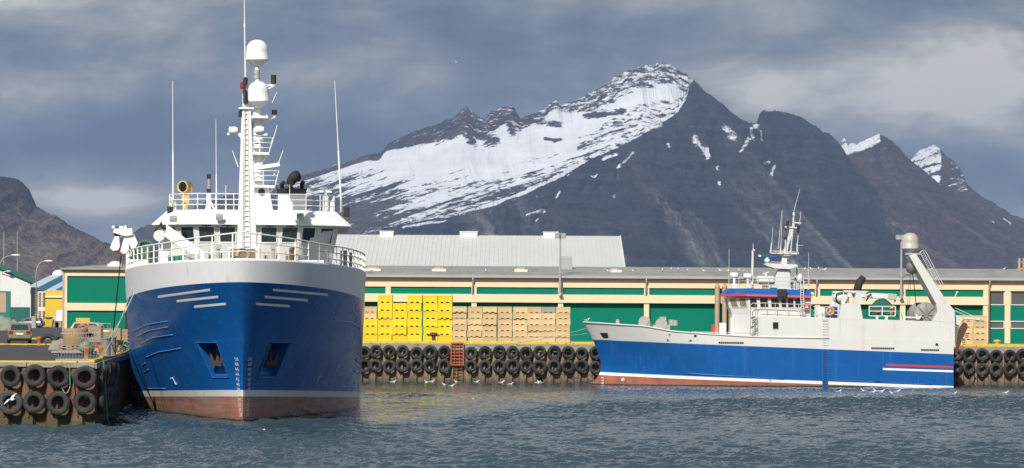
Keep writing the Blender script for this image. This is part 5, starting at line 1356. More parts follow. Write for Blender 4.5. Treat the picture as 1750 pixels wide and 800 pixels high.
# ---- wheelhouse
yw = NB+.75
X0 = Q(1279,520,yw).x; XE = Q(1386,520,yw).x; XF = Q(1243,520,-1.2).x; XB = Q(1249.5,545,-1.2).x
zt_ = Q(1279,507.5,yw).z; zb_ = Q(1279,530,yw).z; zd = 3.4
def pl(xf, x0, z, d=0): return [Vector(p) for p in ((x0,yw+d,z),(XE,yw+d,z),(XE,-yw-d,z),(x0,-yw-d,z),(xf,1.3,z),(xf,-1.3,z))]
xb0 = X0+.12
lo = pl(XB+.05, xb0, zb_-.3); hi = pl(XF-.05, X0-.05, zt_)
mb = MB(); mb.loft(lo, hi); mb.loft(pl(XB+.0, xb0, zd), lo); mb.build('wheelhouse', whs, RS, bevel=.02)
wg = pm('wheelhouse glass', (.02,.022,.022), .07, var=.5, scale=.8, spec=.7)
fw = pm('see through glass', (.20,.19,.11), .1, var=.35, scale=.9, spec=.6)
A, B_, C_, D_ = lo[5], lo[0], hi[0], hi[5]
for u0, u1 in ((.12,.44),(.57,.90)): facewin(RS, A,B_,C_,D_, u0, u1, .42, .93, fw, whs, .05)
A, B_, C_, D_ = lo[4], lo[5], hi[5], hi[4]
for u0, u1 in ((.08,.46),(.54,.92)): facewin(RS, A,B_,C_,D_, u0, u1, .42, .93, fw, whs, .05)
A, B_, C_, D_ = lo[0], lo[1], hi[1], hi[0]
w_ = XE-X0
for xa_, xb_ in ((1281.5,1293),(1298.5,1312),(1317.5,1330.5),(1335,1343),(1346,1355.5),(1358.5,1367.5)):
    facewin(RS, A,B_,C_,D_, (QX(xa_,yw)-X0)/w_, (QX(xb_,yw)-X0)/w_, .40, .92, wg, whs, .05)
A, B_, C_, D_ = lo[3], lo[4], hi[4], hi[3]
for u0, u1 in ((.10,.43),(.56,.88)): facewin(RS, A,B_,C_,D_, u0, u1, .42, .93, fw, whs, .05)
# visor: red lip, blue slope
zl = Q(1279,506.3,yw-.3).z; zr_ = Q(1279,502.8,yw-.3).z; zu = Q(1300,493,yw+.2).z
def pv_(xf, x0, z, d, e=0): return [Vector(p) for p in ((x0,yw-d,z),(XE+e,yw-d,z-.10),(XE+e,-yw+d,z-.1),(x0,-yw+d,z),(xf,1.5,z),(xf,-1.5,z))]
mb = MB(); mb.loft(pv_(XF-.42, X0-.22, zl, .38), pv_(XF-.36, X0-.2, zr_, .34)); rv = mb.build('roof_lip', redp, RS)
mb = MB(); mb.loft(pv_(XF-.36, X0-.2, zr_, .34), pv_(XF+.1, X0+.12, zu, -.1)); mb.build('wheelhouse_roof', bluet, RS)
mb = MB(); c = Q(1336.5,501,yw-.5); mb.box(c, (.72,.16,.62)); mb.build('display_box', dark, RS, bevel=.02)
# rails on the roof and beside the wheelhouse
mb = MB(); L_ = [(1243,-1.2),(1279,yw+.3),(1385,yw+.3)]
zR = zu
for h in (.28,.56,.85): mb.tube([Vector((QX(x,y)+.1,y,zR+h)) for x,y in L_], .022, 5)
for x, y in ((1243,-1.2),(1260,-2.1),(1279,yw+.3),(1293,yw+.3),(1311,yw+.3),(1326,yw+.3),(1345,yw+.3),(1362,yw+.3),(1380,yw+.3)): mb.cyl((QX(x,y)+.1,y,zR-.05),(QX(x,y)+.1,y,zR+.85),.022,n=5)
mb.build('roof_rail', whs, RS)
mb = MB(); y_ = NB+.12
mb.tube([Q(1282.5,575,y_),Q(1282.5,522,y_),Q(1286,518.3,y_),Q(1308,517.8,y_),Q(1390,521.5,y_)], .03, 6); mb.tube([Q(1291,575,y_),Q(1291,521,y_),Q(1294,518,y_)], .025, 6)
mb.tube([Q(1297,526,y_),Q(1388,529,y_)], .025, 6)
for x in (1308,1325,1345,1365,1385): mb.cyl(Q(x,540.5,y_), Q(x,519,y_), .025, n=6)
mb.build('side_rail', whs, RS)
mb = MB(); mb.tube([Q(1182,567.5,NB+.1),Q(1296,569.5,NB+.1)], .035, 6)
for x in (1200,1230,1262): mb.cyl(Q(x,574,NB+.1), Q(x,568,NB+.1), .025, n=6)
mb.build('deck_rail', whs, RS)
mb = MB(); 
for k in range(9): c = Q(1288+R.uniform(-3,5),573-k*4,yw-.1); mb.box(c, (.3,.1,.06), rot=(0,-.5,0))
mb.bar(Q(1284,575,yw-.1), Q(1296,540,yw-.1), .06, .06); mb.build('side_stair', greys, RS)
# ladder at the after end, red locker
mb = MB(); y_ = yw-.5
for x in (1369,1374): mb.cyl(Q(x,538,y_), Q(x-1,478,y_), .035, n=6)
for k in range(13): mb.cyl(Q(1369,536-4*k,y_), Q(1374,536-4*k,y_), .02, n=5)
mb.build('roof_ladder', whs, RS)
mb = MB(); c = Q(1379.5,523,yw-.35); mb.box(c, (.5,.3,.42)); lk = mb.build('red_locker', redp, RS, bevel=.03); mb = MB(); mb.box(c+Vector((-.05,-.16,-.02)), (.24,.02,.2)); mb.build('notice', white, lk)
mb = MB(); c = Q(1387,503,yw); mb.box(c, (.3,.25,.25), rot=(.4,0,.3)); mb.build('floodlight', white, RS)
# ---- mast
ym = -.4
def mp(pts, y0, y1, name='mast', mat=None, bev=.02):
    mb = MB(); L_ = [Q(x,y,ym) for x,y in pts]; mb.loft([Vector((p.x,y0,p.z)) for p in L_], [Vector((p.x,y1,p.z)) for p in L_]); return mb.build(name, mat or whs, RS, bevel=bev)
mp([(1313,500),(1329,461),(1347,461),(1355,500)], ym-.6, ym+.6, 'mast_foot')
mp([(1332,462),(1337,437),(1345,437),(1343.5,462)], ym-.35, ym+.35, 'mast')
mp([(1305.5,450),(1306,453.5),(1322,459.5),(1348,460.5),(1361,456.5),(1361,452.5)], ym-.9, ym+.9, 'crosstree')
mp([(1327,432),(1338,437.5),(1350,437.5),(1364,434),(1364,432)], ym-.6, ym+.6, 'mast_platform')
mb = MB()
for z in (429,): mb.tube([Q(1316,z,ym-.8),Q(1364,z+1.5,ym-.8)], .03, 6)
mb.bar(Q(1316,432.5,ym-.6), Q(1364,434,ym-.6), .2, .08)
for x in (1316,1326,1338,1350,1362): mb.cyl(Q(x,433,ym-.8), Q(x,428,ym-.8), .025, n=5)
mb.tube([Q(1315,452,ym-.9),Q(1318,447.5,ym-.9),Q(1360,450,ym-.9)], .025, 5); mb.cyl(Q(1335,452,ym-.9), Q(1335,448,ym-.9), .025, n=5)
mb.build('platform_rail', whs, RS)
mb = MB()
mb.bar(Q(1340,433,ym), Q(1353.5,392,ym), .24, .24)
for x0, x1 in ((1351,1355),(1345,1350)): mb.cyl(Q(x0,433,ym-.1), Q(x1,392,ym-.1), .05, n=6)
mb.cyl(Q(1354,408,ym), Q(1356.5,367,ym), .08, .06, 8); mb.bar(Q(1341,388,ym), Q(1365,389.5,ym), .3, .1); mb.bar(Q(1357,380.5,ym), Q(1369,381.5,ym), .25, .09); mb.bar(Q(1357,380,ym), Q(1357,389,ym), .06, .06)
mb.build('lattice_mast', whs, RS)
mb = MB(); mb.cyl(Q(1361.5,500,ym+.5), Q(1362.5,417,ym+.5), .07, .06, 8); mb.cyl(Q(1362.5,417,ym+.5), Q(1369,361,ym+.5), .04, .02, 6); mb.cyl(Q(1349,500,ym+.6), Q(1350,433,ym+.6), .06, n=8); mb.cyl(Q(1363,419,ym+.5), Q(1373,420,ym+.5), .015, n=4); mb.build('mast_stay', whs, RS)
mb = MB(); mb.lathe([(.02,-.2),(.09,-.18),(.1,.1),(.05,.17)], T(Q(1356.8,366,ym)), 12); mb.build('masthead_lamp', white, RS)
for a_ in ((1356.8,361,1367,323),(1334.5,424,1337,360),(1330,425,1336,362),(1318,432,1321,388),(1245.5,500,1246,426),(1381,500,1382,432)):
    mb = MB(); mb.cyl(Q(a_[0],a_[1],ym-.3), Q(a_[2],a_[3],ym-.3), .03, .014, 6); mb.build('whip_antenna', whs, RS)
for px, py in ((1346,382),(1342.5,407),(1364.5,388.5),(1363.5,394)):
    mb = MB(); c = Q(px,py,ym-.3); mb.cyl(c-Vector((0,0,.17 if px != 1342.5 else .1)), c+Vector((0,0,.17 if px != 1342.5 else .1)), .1, n=10); mb.build('navigation_lamp', dark, RS)
mb = MB(); mb.cyl(Q(1342,432,ym-.3), Q(1342.5,408,ym-.3), .05, n=6); mb.cyl(Q(1334,432,ym-.3), Q(1334.5,418,ym-.3), .07, .03, 6); mb.cyl(Q(1317,432,ym-.3), Q(1318,416,ym-.3), .06, .03, 6); mb.build('antenna_base', whs, RS)
mb = MB(); mb.lathe([(.05,-.18),(.2,-.12),(.22,.05),(.1,.14),(.05,.3)], T(Q(1311,445,ym-.5)), 14); mb.build('radar_foot', white, RS)
mb = MB(); mb.bar(Q(1299,437.5,ym-.5), Q(1326,439.5,ym-.5), .2, .13); mb.build('radar_bar', bluet, RS, bevel=.03)
mb = MB(); mb.bar(Q(1296,437,ym-.5), Q(1300.5,437.6,ym-.5), .22, .15); mb.build('radar_tip', whs, RS)
# roof gear: liferaft canister, drum lamps, poles
mb = MB(); A = Q(1296,479,-2.2); Bq = Q(1321,479.5,-2.2); mb.cyl(A, Bq, .34, n=18); mb.sph(A, .34, 14, 8, 0, (.5,1,1)); mb.sph(Bq, .34, 14, 8, 0, (.5,1,1)); mb.cyl(A.lerp(Bq,.48), A.lerp(Bq,.52), .36, n=18); lr = mb.build('liferaft_canister', pm('canister shell', (.62,.60,.54), .45, var=.08), RS)
mb = MB(); c = Q(1309,487,-2.2); mb.boxb((c.x-.25,-2.5,c.z-.7),(c.x+.2,-1.9,c.z)); mb.build('cradle', pipem, lr)
for px, py, y_ in ((1255,470.5,-1.6),(1278,472,-2.0)):
    c = Q(px,py,y_); mb = MB(); M_ = T(c) @ RZ(-.35) @ RY(math.pi/2); mb.lathe([(.02,.3),(.2,.28),(.22,-.28),(.18,-.28),(.16,-.1),(.02,-.05)], M_, 18); mb.cyl(c-Vector((0,0,.2)), c-Vector((0,0,.95)), .1, n=8); mb.box(c-Vector((0,0,.8)), (.36,.3,.3)); mb.build('searchlight', white, RS)
mb = MB(); mb.cyl(Q(1285.5,497,-1.8), Q(1286.5,428,-1.8), .12, .09, 8); mb.cyl(Q(1287,428,-1.8), Q(1287,416,-1.8), .03, .02, 5); mb.sph(Q(1288.5,428,-1.9), .1, 8, 6); mb.build('light_pole', whs, RS)
mb = MB(); mb.cyl(Q(1309,472,-2), Q(1309,466,-2), .09, n=8); mb.bar(Q(1303,468,-2), Q(1314,465,-2), .1, .07); mb.sph(Q(1367,476,yw+.3), .24, 12, 8, 0, (1,1,1.6)); 
mb.build('roof_antenna', whs, RS)
rr2 = random.Random(8)
for k in range(7):
    x = rr2.uniform(1352,1384); mb = MB(); c = Q(x, 500, yw+.6); h = rr2.uniform(.4,1.2); mb.cyl(c-Vector((0,0,.2)), c+Vector((0,0,h)), .05, n=6); mb.box(c+Vector((0,0,h)), (rr2.uniform(.15,.35),.2,rr2.uniform(.12,.4))); mb.build('roof_fitting', whs if k % 2 else greys, RS)
# foredeck gear
gear = pm('winch grey', (.33,.33,.30), .6, var=.2, spots=((.18,.1,.05), .5, 2.5, .6))
mb = MB(); c = Q(1100,549,-.8); mb.lathe([(.36,-.4),(.36,-.3),(.2,-.28),(.2,.25),(.36,.28),(.36,.38)], T(c) @ RX(math.pi/2), 18); mb.boxb((c.x-.3,c.y-.3,c.z-.9),(c.x+.3,c.y+.3,c.z+.2)); mb.cyl(c+Vector((.2,-.4,.1)),c+Vector((.2,.4,.1)),.25,n=14); mb.build('anchor_winch', gear, RS)
mb = MB(); c = Q(1130,554,-.8); mb.lathe([(.44,-.5),(.44,-.4),(.25,-.38),(.25,.38),(.44,.4),(.44,.5)], T(c) @ RX(math.pi/2), 20); mb.box(c+Vector((0,0,-.3)), (1.3,.9,.5)); mb.box(c+Vector((.1,-.1,.42)), (.5,.5,.28)); mb.cyl(c+Vector((.75,-.2,-.1)), c+Vector((.75,-.2,.35)), .2, n=12); mb.cyl(c+Vector((1.05,-.2,-.1)), c+Vector((1.05,-.2,.3)), .2, n=12); mb.build('net_winch', gear, RS)
for dx_ in (-1.6,-.95): mb = MB(); mb.cyl(c+Vector((dx_,-.2,-.4)), c+Vector((dx_,-.2,.1)), .14, n=10); mb.sph(c+Vector((dx_,-.2,.1)), .16, 10, 6); mb.build('mooring_bitt', gear, RS)
mb = MB(); c = Q(1055.5,551,-.6); mb.box(c, (.25,.3,.35)); mb.cyl(c, c+Vector((0,0,.25)), .1, n=8); mb.build('bow_chock', gear, RS)
mb = MB(); a = Q(1229,572,-1.5); mb.boxb((a.x,-1.8,3.6),(a.x+.5,-1.2,a.z+.9)); mb.cyl((a.x+1.,-1.5,3.6),(a.x+1.,-1.5,a.z+1.3),.18,n=10); mb.build('deck_vent', whs, RS)
mb = MB(); c = Q(1219,564,-1.6); mb.box(c, (.25,.3,.8)); mb.build('deck_locker', redp, RS)
# stern: bracket, boom, rusty trawl door
mb = plate([(1632,540),(1632,553),(1642,557),(1648,545),(1640,539)], NB+.6, NB+1.4); mb.build('stern_bracket', whs, RS, bevel=.02)
mb = MB(); mb.cyl(Q(1646,544,NB+1), Q(1673,546.5,NB+1), .09, .06, 8); mb.sph(Q(1673,546,NB+1), .14, 8, 6); mb.cyl(Q(1632,526,NB+1), Q(1673,545,NB+1), .025, n=5); mb.cyl(Q(1632,531,NB+1), Q(1665,546,NB+1), .025, n=5); mb.build('stern_boom', whs, RS)
mb = MB(); mb.bar(Q(1628,517,NB+1), Q(1635,500,NB+1), .07, .07); mb.box(Q(1635.5,499,NB+1), (.16,.1,.1)); mb.build('antenna_base', whs, RS)
mb = plate([(1640,562),(1637,584),(1633.5,604),(1637,604),(1645,582),(1655,560),(1654,553),(1648,551)], NB+.3, NB+.55); dr = mb.build('trawl_door', pm('door rust', (.085,.04,.03), .85, var=.4, bump=.3), loc=RO); tag(dr, 'rust brown trawl door hanging from the trawler stern', 'trawl door')
mb = MB()
for k in range(9):
    f_ = k/8; c = Q(lerp(1652,1640,f_)+2*math.sin(k*2), lerp(570,607,f_), NB+.2); mb.torus(T(c) @ RX(math.pi/2*(k % 2)) @ RZ(.4), .09, .03, 10, 5)
mb.build('chain', rustm, dr)
# ================= cars ===========================================================
def carpaint(n, c): return pm(n, c, .28, .35, var=.04, rnd=0, spec=.6)
trim = pm('car trim', (.02,.02,.02), .6); lampr = pm('tail lamp', (.30,.012,.012), .2); chrome = pm('rim metal', (.45,.45,.46), .3, .8)
def car(label, loc, rz, paint_, wagon=True, group='cars parked on the quay'):
    t = thing('parked_car', label, 'car', loc, rz, group)
    L, Wd = 4.35, 1.72; H = 1.46
    # body: rings along the length (x forward)
    low = [(-2.15,.42,.62),(-2.1,.28,.92),(-1.5,.2,.96),(0,.2,.93),(1.0,.22,.90),(1.6,.24,.82),(2.05,.3,.70),(2.17,.42,.56)]
    mb = MB(); rings = []
    for x, z0, z1 in low:
        k = 1 - .10*max(0, abs(x)-1.6)/.55
        w = Wd/2*k
        rings.append([(x,-w*.94,z0),(x,-w,lerp(z0,z1,.35)),(x,-w*.985,lerp(z0,z1,.75)),(x,-w*.90,z1),(x,w*.90,z1),(x,w*.985,lerp(z0,z1,.75)),(x,w,lerp(z0,z1,.35)),(x,w*.94,z0)])
    n = 8; V = [p for r_ in rings for p in r_]; fs = []
    for i in range(len(rings)-1):
        for j in range(n): fs.append((i*n+j, i*n+(j+1)%n, (i+1)*n+(j+1)%n, (i+1)*n+j))
    fs.append(tuple(range(n))); fs.append(tuple((len(rings)-1)*n+j for j in range(n)))
    mb.add(V, fs, 0, True)
    body = mb.build('body', paint_, t, bevel=.02); sharp_smooth(body.data, 40)
    xr = -2.0 if wagon else -1.75
    base = [(xr,.92),(1.0,.90)]; top = [(xr+.32,H),(.22,H)]
    def ring(x, z, w): return Vector((x,-w,z)), Vector((x,w,z))
    wb_, wt = Wd/2*.90, Wd/2*.80
    A = [Vector((xr,-wb_,.92)),Vector((1.05,-wb_,.90)),Vector((1.05,wb_,.90)),Vector((xr,wb_,.92))]
    Bt = [Vector((xr+.34,-wt,H-.02)),Vector((.2,-wt,H-.02)),Vector((.2,wt,H-.02)),Vector((xr+.34,wt,H-.02))]
    mb = MB(); mb.loft(A, Bt); mb.loft([p-Vector((0,0,.02)) for p in Bt], [p+Vector(((-.1 if p.x > 0 else .1),-.08*(1 if p.y > 0 else -1),.05)) for p in Bt]); mb.build('cabin', paint_, t, bevel=.03)
    def pane(a, b_, c, d, u0, u1, v0, v1):
        n_ = (b_-a).cross(d-a).normalized(); pt = lambda u, v: a.lerp(b_,u).lerp(d.lerp(c,u),v)+n_*.012
        mb = MB(); mb.add([pt(u0,v0),pt(u1,v0),pt(u1,v1),pt(u0,v1)], [(0,1,2,3)]); mb.build('window', pm('car glass', (.03,.05,.045), .08, spec=.5), t, fix=False)
    for u0, u1 in ((.07,.30),(.33,.58),(.61,.93)):
        pane(A[0],A[1],Bt[1],Bt[0], u0,u1,.1,.88); pane(A[2],A[3],Bt[3],Bt[2], 1-u1,1-u0,.1,.88)
    pane(A[3],A[0],Bt[0],Bt[3], .08,.92,.12,.88); pane(A[1],A[2],Bt[2],Bt[1], .06,.94,.08,.92)
    for x in (-1.32,1.32):
        for s in (-1,1):
            mb = MB(); M_ = T(x, s*(Wd/2-.10), .31) @ RX(math.pi/2); mb.lathe([(.19,-.1),(.29,-.11),(.315,-.07),(.315,.07),(.29,.11),(.19,.1)], M_, 22); wl = mb.build('wheel', trim, t)
            mb = MB(); mb.lathe([(.02,.06),(.18,.08),(.2,.0),(.2,-.0),(.18,-.08),(.02,-.06)], M_, 14); mb.build('rim', chrome, wl)
    for s in (-1,1):
        mb = MB(); mb.boxb((-2.16,s*.62-.14,.66),(-1.98,s*.62+.16,.92)); mb.build('tail_lamp', lampr, t, bevel=.02)
        mb = MB(); mb.boxb((1.98,s*.58-.18,.56),(2.12,s*.58+.18,.70)); mb.build('headlight', pm('lamp glass', (.5,.5,.46), .15), t, bevel=.02)
        mb = MB(); mb.box((.75,s*(Wd/2+.08),.96), (.14,.2,.14)); mb.build('mirror', paint_, t, bevel=.03)
    mb = MB(); mb.boxb((-2.22,-.78,.36),(-2.08,.78,.56)); mb.build('bumper', paint_, t, bevel=.03); mb = MB(); mb.boxb((2.08,-.74,.34),(2.22,.74,.52)); mb.build('bumper', paint_, t, bevel=.03)
    mb = MB(); mb.boxb((-2.20,-.27,.64),(-2.13,.27,.76)); mb.build('number_plate', white, t)
    return t
c0 = PZ(26, 587, QZ); car('khaki green estate car seen from behind on the asphalt at the left edge', (c0.x,c0.y+1.6,QZ), math.pi/2+.20, carpaint('khaki car paint', (.26,.235,.15)))
c1 = P(50, 555, 390); car('silver grey estate car parked side on before the gabled shed', (c1.x,390,QZ), math.pi-.18, carpaint('grey car paint', (.23,.22,.215)))
c2 = P(163, 570, 219); car('pale silver estate car under the green wall behind the wooden crates', (c2.x,219,QZ), -.08, carpaint('silver car paint', (.42,.43,.44)))
# ================= street lamps, poles ============================================
def lamp(px, py_top, hx_, hy_, base, label):
    p = P(px, py_top, base.y); H = p.z-QZ; h = P(hx_, hy_, base.y)
    t = thing('street_lamp', label, 'street lamp', (base.x,base.y,QZ), 0, 'street lamps on the quay')
    mb = MB(); zc = h.z-QZ; dx_ = h.x-base.x; L_ = [(0,0,0),(0,0,zc-2.0),(.05*dx_,0,zc-1.2),(.25*dx_,0,zc-.45),(.6*dx_,0,zc-.08),(dx_,0,zc)]
    mb.cyl((0,0,0),(0,0,2.4),.15,.13,10); mb.tube(L_, [.12,.10,.085,.075,.07,.06], 10); mb.build('pole', pm('lamp post paint', (.34,.33,.30), .5), t)
    mb = MB(); s = 1 if dx_ > 0 else -1; mb.sph((dx_+s*.55,0,zc+.08), .5, 14, 8, 0, (1.5,.55,.32)); hd = mb.build('lamp_head', white, t)
    mb = MB(); mb.sph((dx_+s*.6,0,zc-.02), .4, 12, 6, 0, (1.2,.5,.3)); mb.build('lens', pm('lamp glass', (.5,.5,.46), .15), hd)
b0_ = P(61.5, 556, 420); lamp(61, 446, 77, 447, b0_, 'street lamp with curved arm beside the grey car and shed')
b1_ = P(-1.5, 556, 400); lamp(0, 436, 21, 437, b1_, 'street lamp reaching in over the gabled shed at the left edge')
for k, px in enumerate((7,30)):
    p = P(px,396,600); mb = MB(); mb.cyl((0,0,0),(0,0,p.z-QZ),.14,.08,8); 
    for z in (8,15): mb.box((0,0,z),(.3,.3,.2))
    tag(mb.build('mast_pole', greyp, loc=(p.x,600,QZ)), ['thin tall pole behind the gabled shed, near the roof peak','thin tall pole behind the lower slope of the shed roof'][k], 'pole', 'thin poles behind the shed')
# timber rack on the warehouse roof edge, right
p0 = P(1740,458,YF+10); t = thing('timber_frame', 'upright tan timber slats above the warehouse roof at the right edge', 'timber frame', (p0.x,YF+10,9.3))
for k in range(9): mb = MB(); mb.boxb((k*.42,0,0),(k*.42+.2,.1,1.5+.04*(k%2))); mb.build('slat', wood, t)
mb = MB(); mb.boxb((-.1,.1,.5),(4,.18,.62)); mb.boxb((-.1,.1,1.1),(4,.18,1.2)); mb.build('rail', wood, t)
# ================= things on the near quay ========================================
def kerbbeam(pxa, pxb, py, label, h=.13):
    a = PZ(pxa, py, QZ); c = PZ(pxb, py, QZ); Y = a.y; c = Vector((a.x+(pxb-pxa)/(F/Y), Y, QZ))
    t = thing('kerb_beam', label, 'kerb', (a.x, Y, QZ)); L = c.x-a.x; mb = MB(); x = 0
    while x < L: l = min(4., L-x); mb.boxb((x,-.15,.04),(x+l-.06,.15,.04+h)); x += l
    mb.build('beam', yel, t, bevel=.03)
    mb = MB(); x = .4
    while x < L: mb.boxb((x,-.12,0),(x+.3,.12,.05)); x += 2.
    mb.build('foot', conc, t)
kerbbeam(54, 225, 581, 'yellow painted beam on the ground beyond the khaki car and crates')
kerbbeam(-20, 110, 590.5, 'yellow painted beam just behind the rear wheels of the khaki car', .1)
def onq(px, py): return PZ(px, py, QZ)
# black half buried tyres as ramp
for k, (px, py) in enumerate(((79,588),(102,588.5))):
    p = onq(px,py); mb = MB(); mb.torus(T(0,0,.0) @ RX(math.pi/2), .55, .17, 26, 8); o = mb.build('old_tyre', blackrub, loc=(p.x,p.y+.6,QZ+.02)); tag(o, ['black tyre standing half sunk on the quay, beside the orange bollard','black tyre standing half sunk on the quay, by the concrete slab'][k], 'tyre')
def bollard(px, py, label, mat=pm('rusty orange', (.42,.13,.03), .75, var=.4, scale=3., spots=((.5,.3,.03), .7, 4., .55)), s=.52):
    p = onq(px,py); t = thing('bollard', label, 'bollard', (p.x,p.y,QZ), 0, 'mooring bollards')
    mb = MB(); mb.lathe([(.34*s,0),(.34*s,.06),(.25*s,.1),(.23*s,.36),(.36*s,.46),(.37*s,.56),(.26*s,.62),(.02,.64)], None, 18); mb.build('post', mat, t, bevel=.01)
    mb = MB(); mb.box((0,0,.03),(.62*s,.62*s,.06)); mb.build('base_plate', rustm, t)
bollard(67,591,'small orange bollard beside the khaki car'); bollard(148,614,'orange bollard at the quay edge below the wire cage'); bollard(174,612,'orange bollard between the wire cage and the grey posts'); bollard(197,606,'orange bollard by the ship, right of the grey posts')
p = P(1704,594,QY+1.2); t = thing('bollard', 'yellow bollard on the far quay before the windowed end bay', 'bollard', (p.x,QY+1.2,QZ), 0, 'mooring bollards'); mb = MB(); mb.lathe([(.3,0),(.2,.05),(.18,.3),(.3,.4),(.3,.5),(.02,.55)], None, 16); mb.build('post', yel, t); mb = MB(); mb.box((0,0,.1),(1.3,.5,.2)); mb.build('base_plate', yel, t)
p = P(741,586,QY+1.); mb = MB(); mb.lathe([(.16,0),(.15,.4),(.3,.45),(.3,.62),(.05,.66)], None, 14); mb.box((0,0,.42),(.95,.2,.16)); tag(mb.build('bollard', rustm, loc=(p.x,QY+1.1,QZ+.22)), 'rust brown mooring bollard in front of the yellow tubs', 'bollard', 'mooring bollards')
def woodbox(px, py, w, h, d, label, col=wood, z=0, dark_mark=False):
    p = onq(px,py); mb = MB(); n = max(3,int(h/.2))
    for k in range(n): zz_ = k*h/n; mb.boxb((-w/2,-d/2,zz_),(w/2,d/2,zz_+h/n-.02))
    for sx in (-1,1): mb.boxb((sx*w/2-.06,-d/2-.03,0),(sx*w/2+.06,-d/2-.001,h))
    if dark_mark: mb.boxb((-.17,-d/2-.04,h*.25),(.17,-d/2-.002,h*.6),1); mb.boxb((-.32,-d/2-.04,h*.36),(.32,-d/2-.002,h*.5),1)
    o = mb.build('wooden_crate', [col, dark], loc=(p.x,p.y+d/2,QZ+.01+z)); tag(o, label, 'crate')
woodbox(153,591,1.5,1.15,1.2,'large plywood crate with a dark mark among the quay clutter', wood, .25, True)
woodbox(190,590,1.2,1.0,1.1,'plywood crate right of the dark marked crate', wood, .2); woodbox(206,589,.9,.9,1.,'plywood crate nearest the ship behind the ropes', wood, .2)
p = onq(128,600); mb = MB(); mb.lathe([(.66,0),(.7,.1),(.74,.85),(.7,.95),(.62,.9)], None, 22); o = mb.build('round_tub', pm('brown tub', (.36,.22,.11), .8, var=.2), loc=(p.x,p.y,QZ+.4)); tag(o, 'brown round tub left of the plywood crate', 'tub')
mb = MB(); 
for k in range(3): mb.box((0,0,.05+k*.16),(2.0,1.3,.06)); 
for sx in (-.8,0,.8): mb.box((sx,0,.18),(.12,1.2,.26))
o = mb.build('pallet', wood, loc=(p.x+.1,p.y,QZ)); tag(o, 'low timber pallet under the brown tub', 'pallet')
p = onq(101,598); mb = MB(); mb.hexa([Vector(v) for v in ((-.6,-.5,0),(.9,-.5,0),(.9,.5,0),(-.6,.5,0),(-.35,-.4,.55),(.8,-.45,.75),(.8,.45,.75),(-.35,.4,.55))]); o = mb.build('concrete_block', conc, loc=(p.x,p.y,QZ)); tag(o, 'sloping pale concrete block left of the pallet', 'concrete block')
p = onq(113,606); mb = MB(); mb.boxb((-.7,-.6,.1),(1.6,.6,.2)); mb.boxb((-.6,-.5,0),(-.4,.5,.1)); mb.boxb((1.2,-.5,0),(1.4,.5,.1)); o = mb.build('loading_plate', steel, loc=(p.x,p.y,QZ)); tag(o, 'flat grey steel plate on feet before the concrete block', 'plate')
# wire cage frame
p = onq(131,618); t = thing('wire_cage', 'open cage of thin pale rods at the quay edge', 'cage', (p.x,p.y+.2,QZ))
mb = MB(); mb.boxb((-.95,-.45,.0),(.95,.45,.13)); mb.build('base', steel, t)
mb = MB()
for i in range(7):
    x = -.85+i*.28
    for y in (-.4,.4): mb.cyl((x,y,.1),(x*.9+.1,y,1.35+.12*math.sin(i)),.013,n=5)
for y in (-.4,.4): mb.cyl((-.75,y,1.3),(.9,y,1.35),.013,n=5)
mb.build('rod', steel, t)
p = onq(157,606); t = thing('wire_cage', 'second thin rod cage holding the green floats', 'cage', (p.x,p.y+.2,QZ))
mb = MB()
for i in range(5):
    for y in (-.4,.4): mb.cyl((-.7+i*.4,y,0),(-.7+i*.4,y,1.75),.014,n=5)
for z in (.3,.9,1.7):
    for y in (-.4,.4): mb.cyl((-.75,y,z),(.95,y,z),.013,n=5)
mb.build('rod', steel, t)
mb = MB(); mb.boxb((-.8,-.45,.0),(1.,.45,.06)); mb.build('base', steel, t)
gf = pm('green float', (.02,.22,.10), .45); gf2 = pm('grey green float', (.16,.22,.14), .6)
for px, py, m_, lb_ in ((153,599,gf,'bright green float inside the rod cage'),(143,597,gf2,'dull green float beside the bright green one'),(147,593.5,gf2,'dull green float resting above the other two')):
    p = onq(px, 610); q = P(px,py-3,p.y); mb = MB(); mb.sph((0,0,0), .27, 16, 10); mb.cyl((0,0,.24),(0,0,.34),.07,n=8); o = mb.build('float', m_, loc=(q.x,p.y,q.z)); tag(o, lb_, 'float', 'green floats on the quay')
# grey mooring posts, teal bundle, lifebuoy, yellow board, bin
for k, px in enumerate((181,191)):
    p = onq(px,612-k*2); mb = MB(); mb.cyl((0,0,0),(0,0,.95),.24-.02*k,n=16); mb.cyl((0,0,.95),(0,0,1.03),.27-.02*k,n=16); o = mb.build('mooring_post', pm('post grey', (.2,.2,.19), .7, var=.3), loc=(p.x,p.y,QZ)); tag(o, ['thick grey mooring post left of its twin at the quay edge','grey mooring post nearer the ship at the quay edge'][k], 'mooring post')
p = onq(219,604); mb = MB(); [mb.torus(T(.05*math.sin(k*2.1),.06*math.cos(k*1.7),.1+.1*k) @ RX(.35*math.sin(k)) @ RY(.3*math.cos(k*1.3)), .22-.012*k, .06, 14, 6) for k in range(6)]; o = mb.build('rope_bundle', teal, loc=(p.x,p.y,QZ)); tag(o, 'bundle of teal rope at the quay edge beside the ship', 'rope')
p = onq(141,592); mb = MB(); q = P(141,561,p.y); mb.torus(T(0,0,0) @ RX(math.pi/2), .30, .085, 22, 8); o = mb.build('lifebuoy', pm('red buoy', (.55,.09,.05), .6), loc=(q.x,p.y-.05,q.z-.1)); tag(o, 'red lifebuoy on a stand above the wooden crates', 'lifebuoy')
mb = MB(); mb.cyl((0,.1,-(q.z-.1-QZ)),(0,.1,.45),.05,n=8); mb.box((0,.08,-.3),(.6,.04,.08)); mb.build('stand', offw, o)
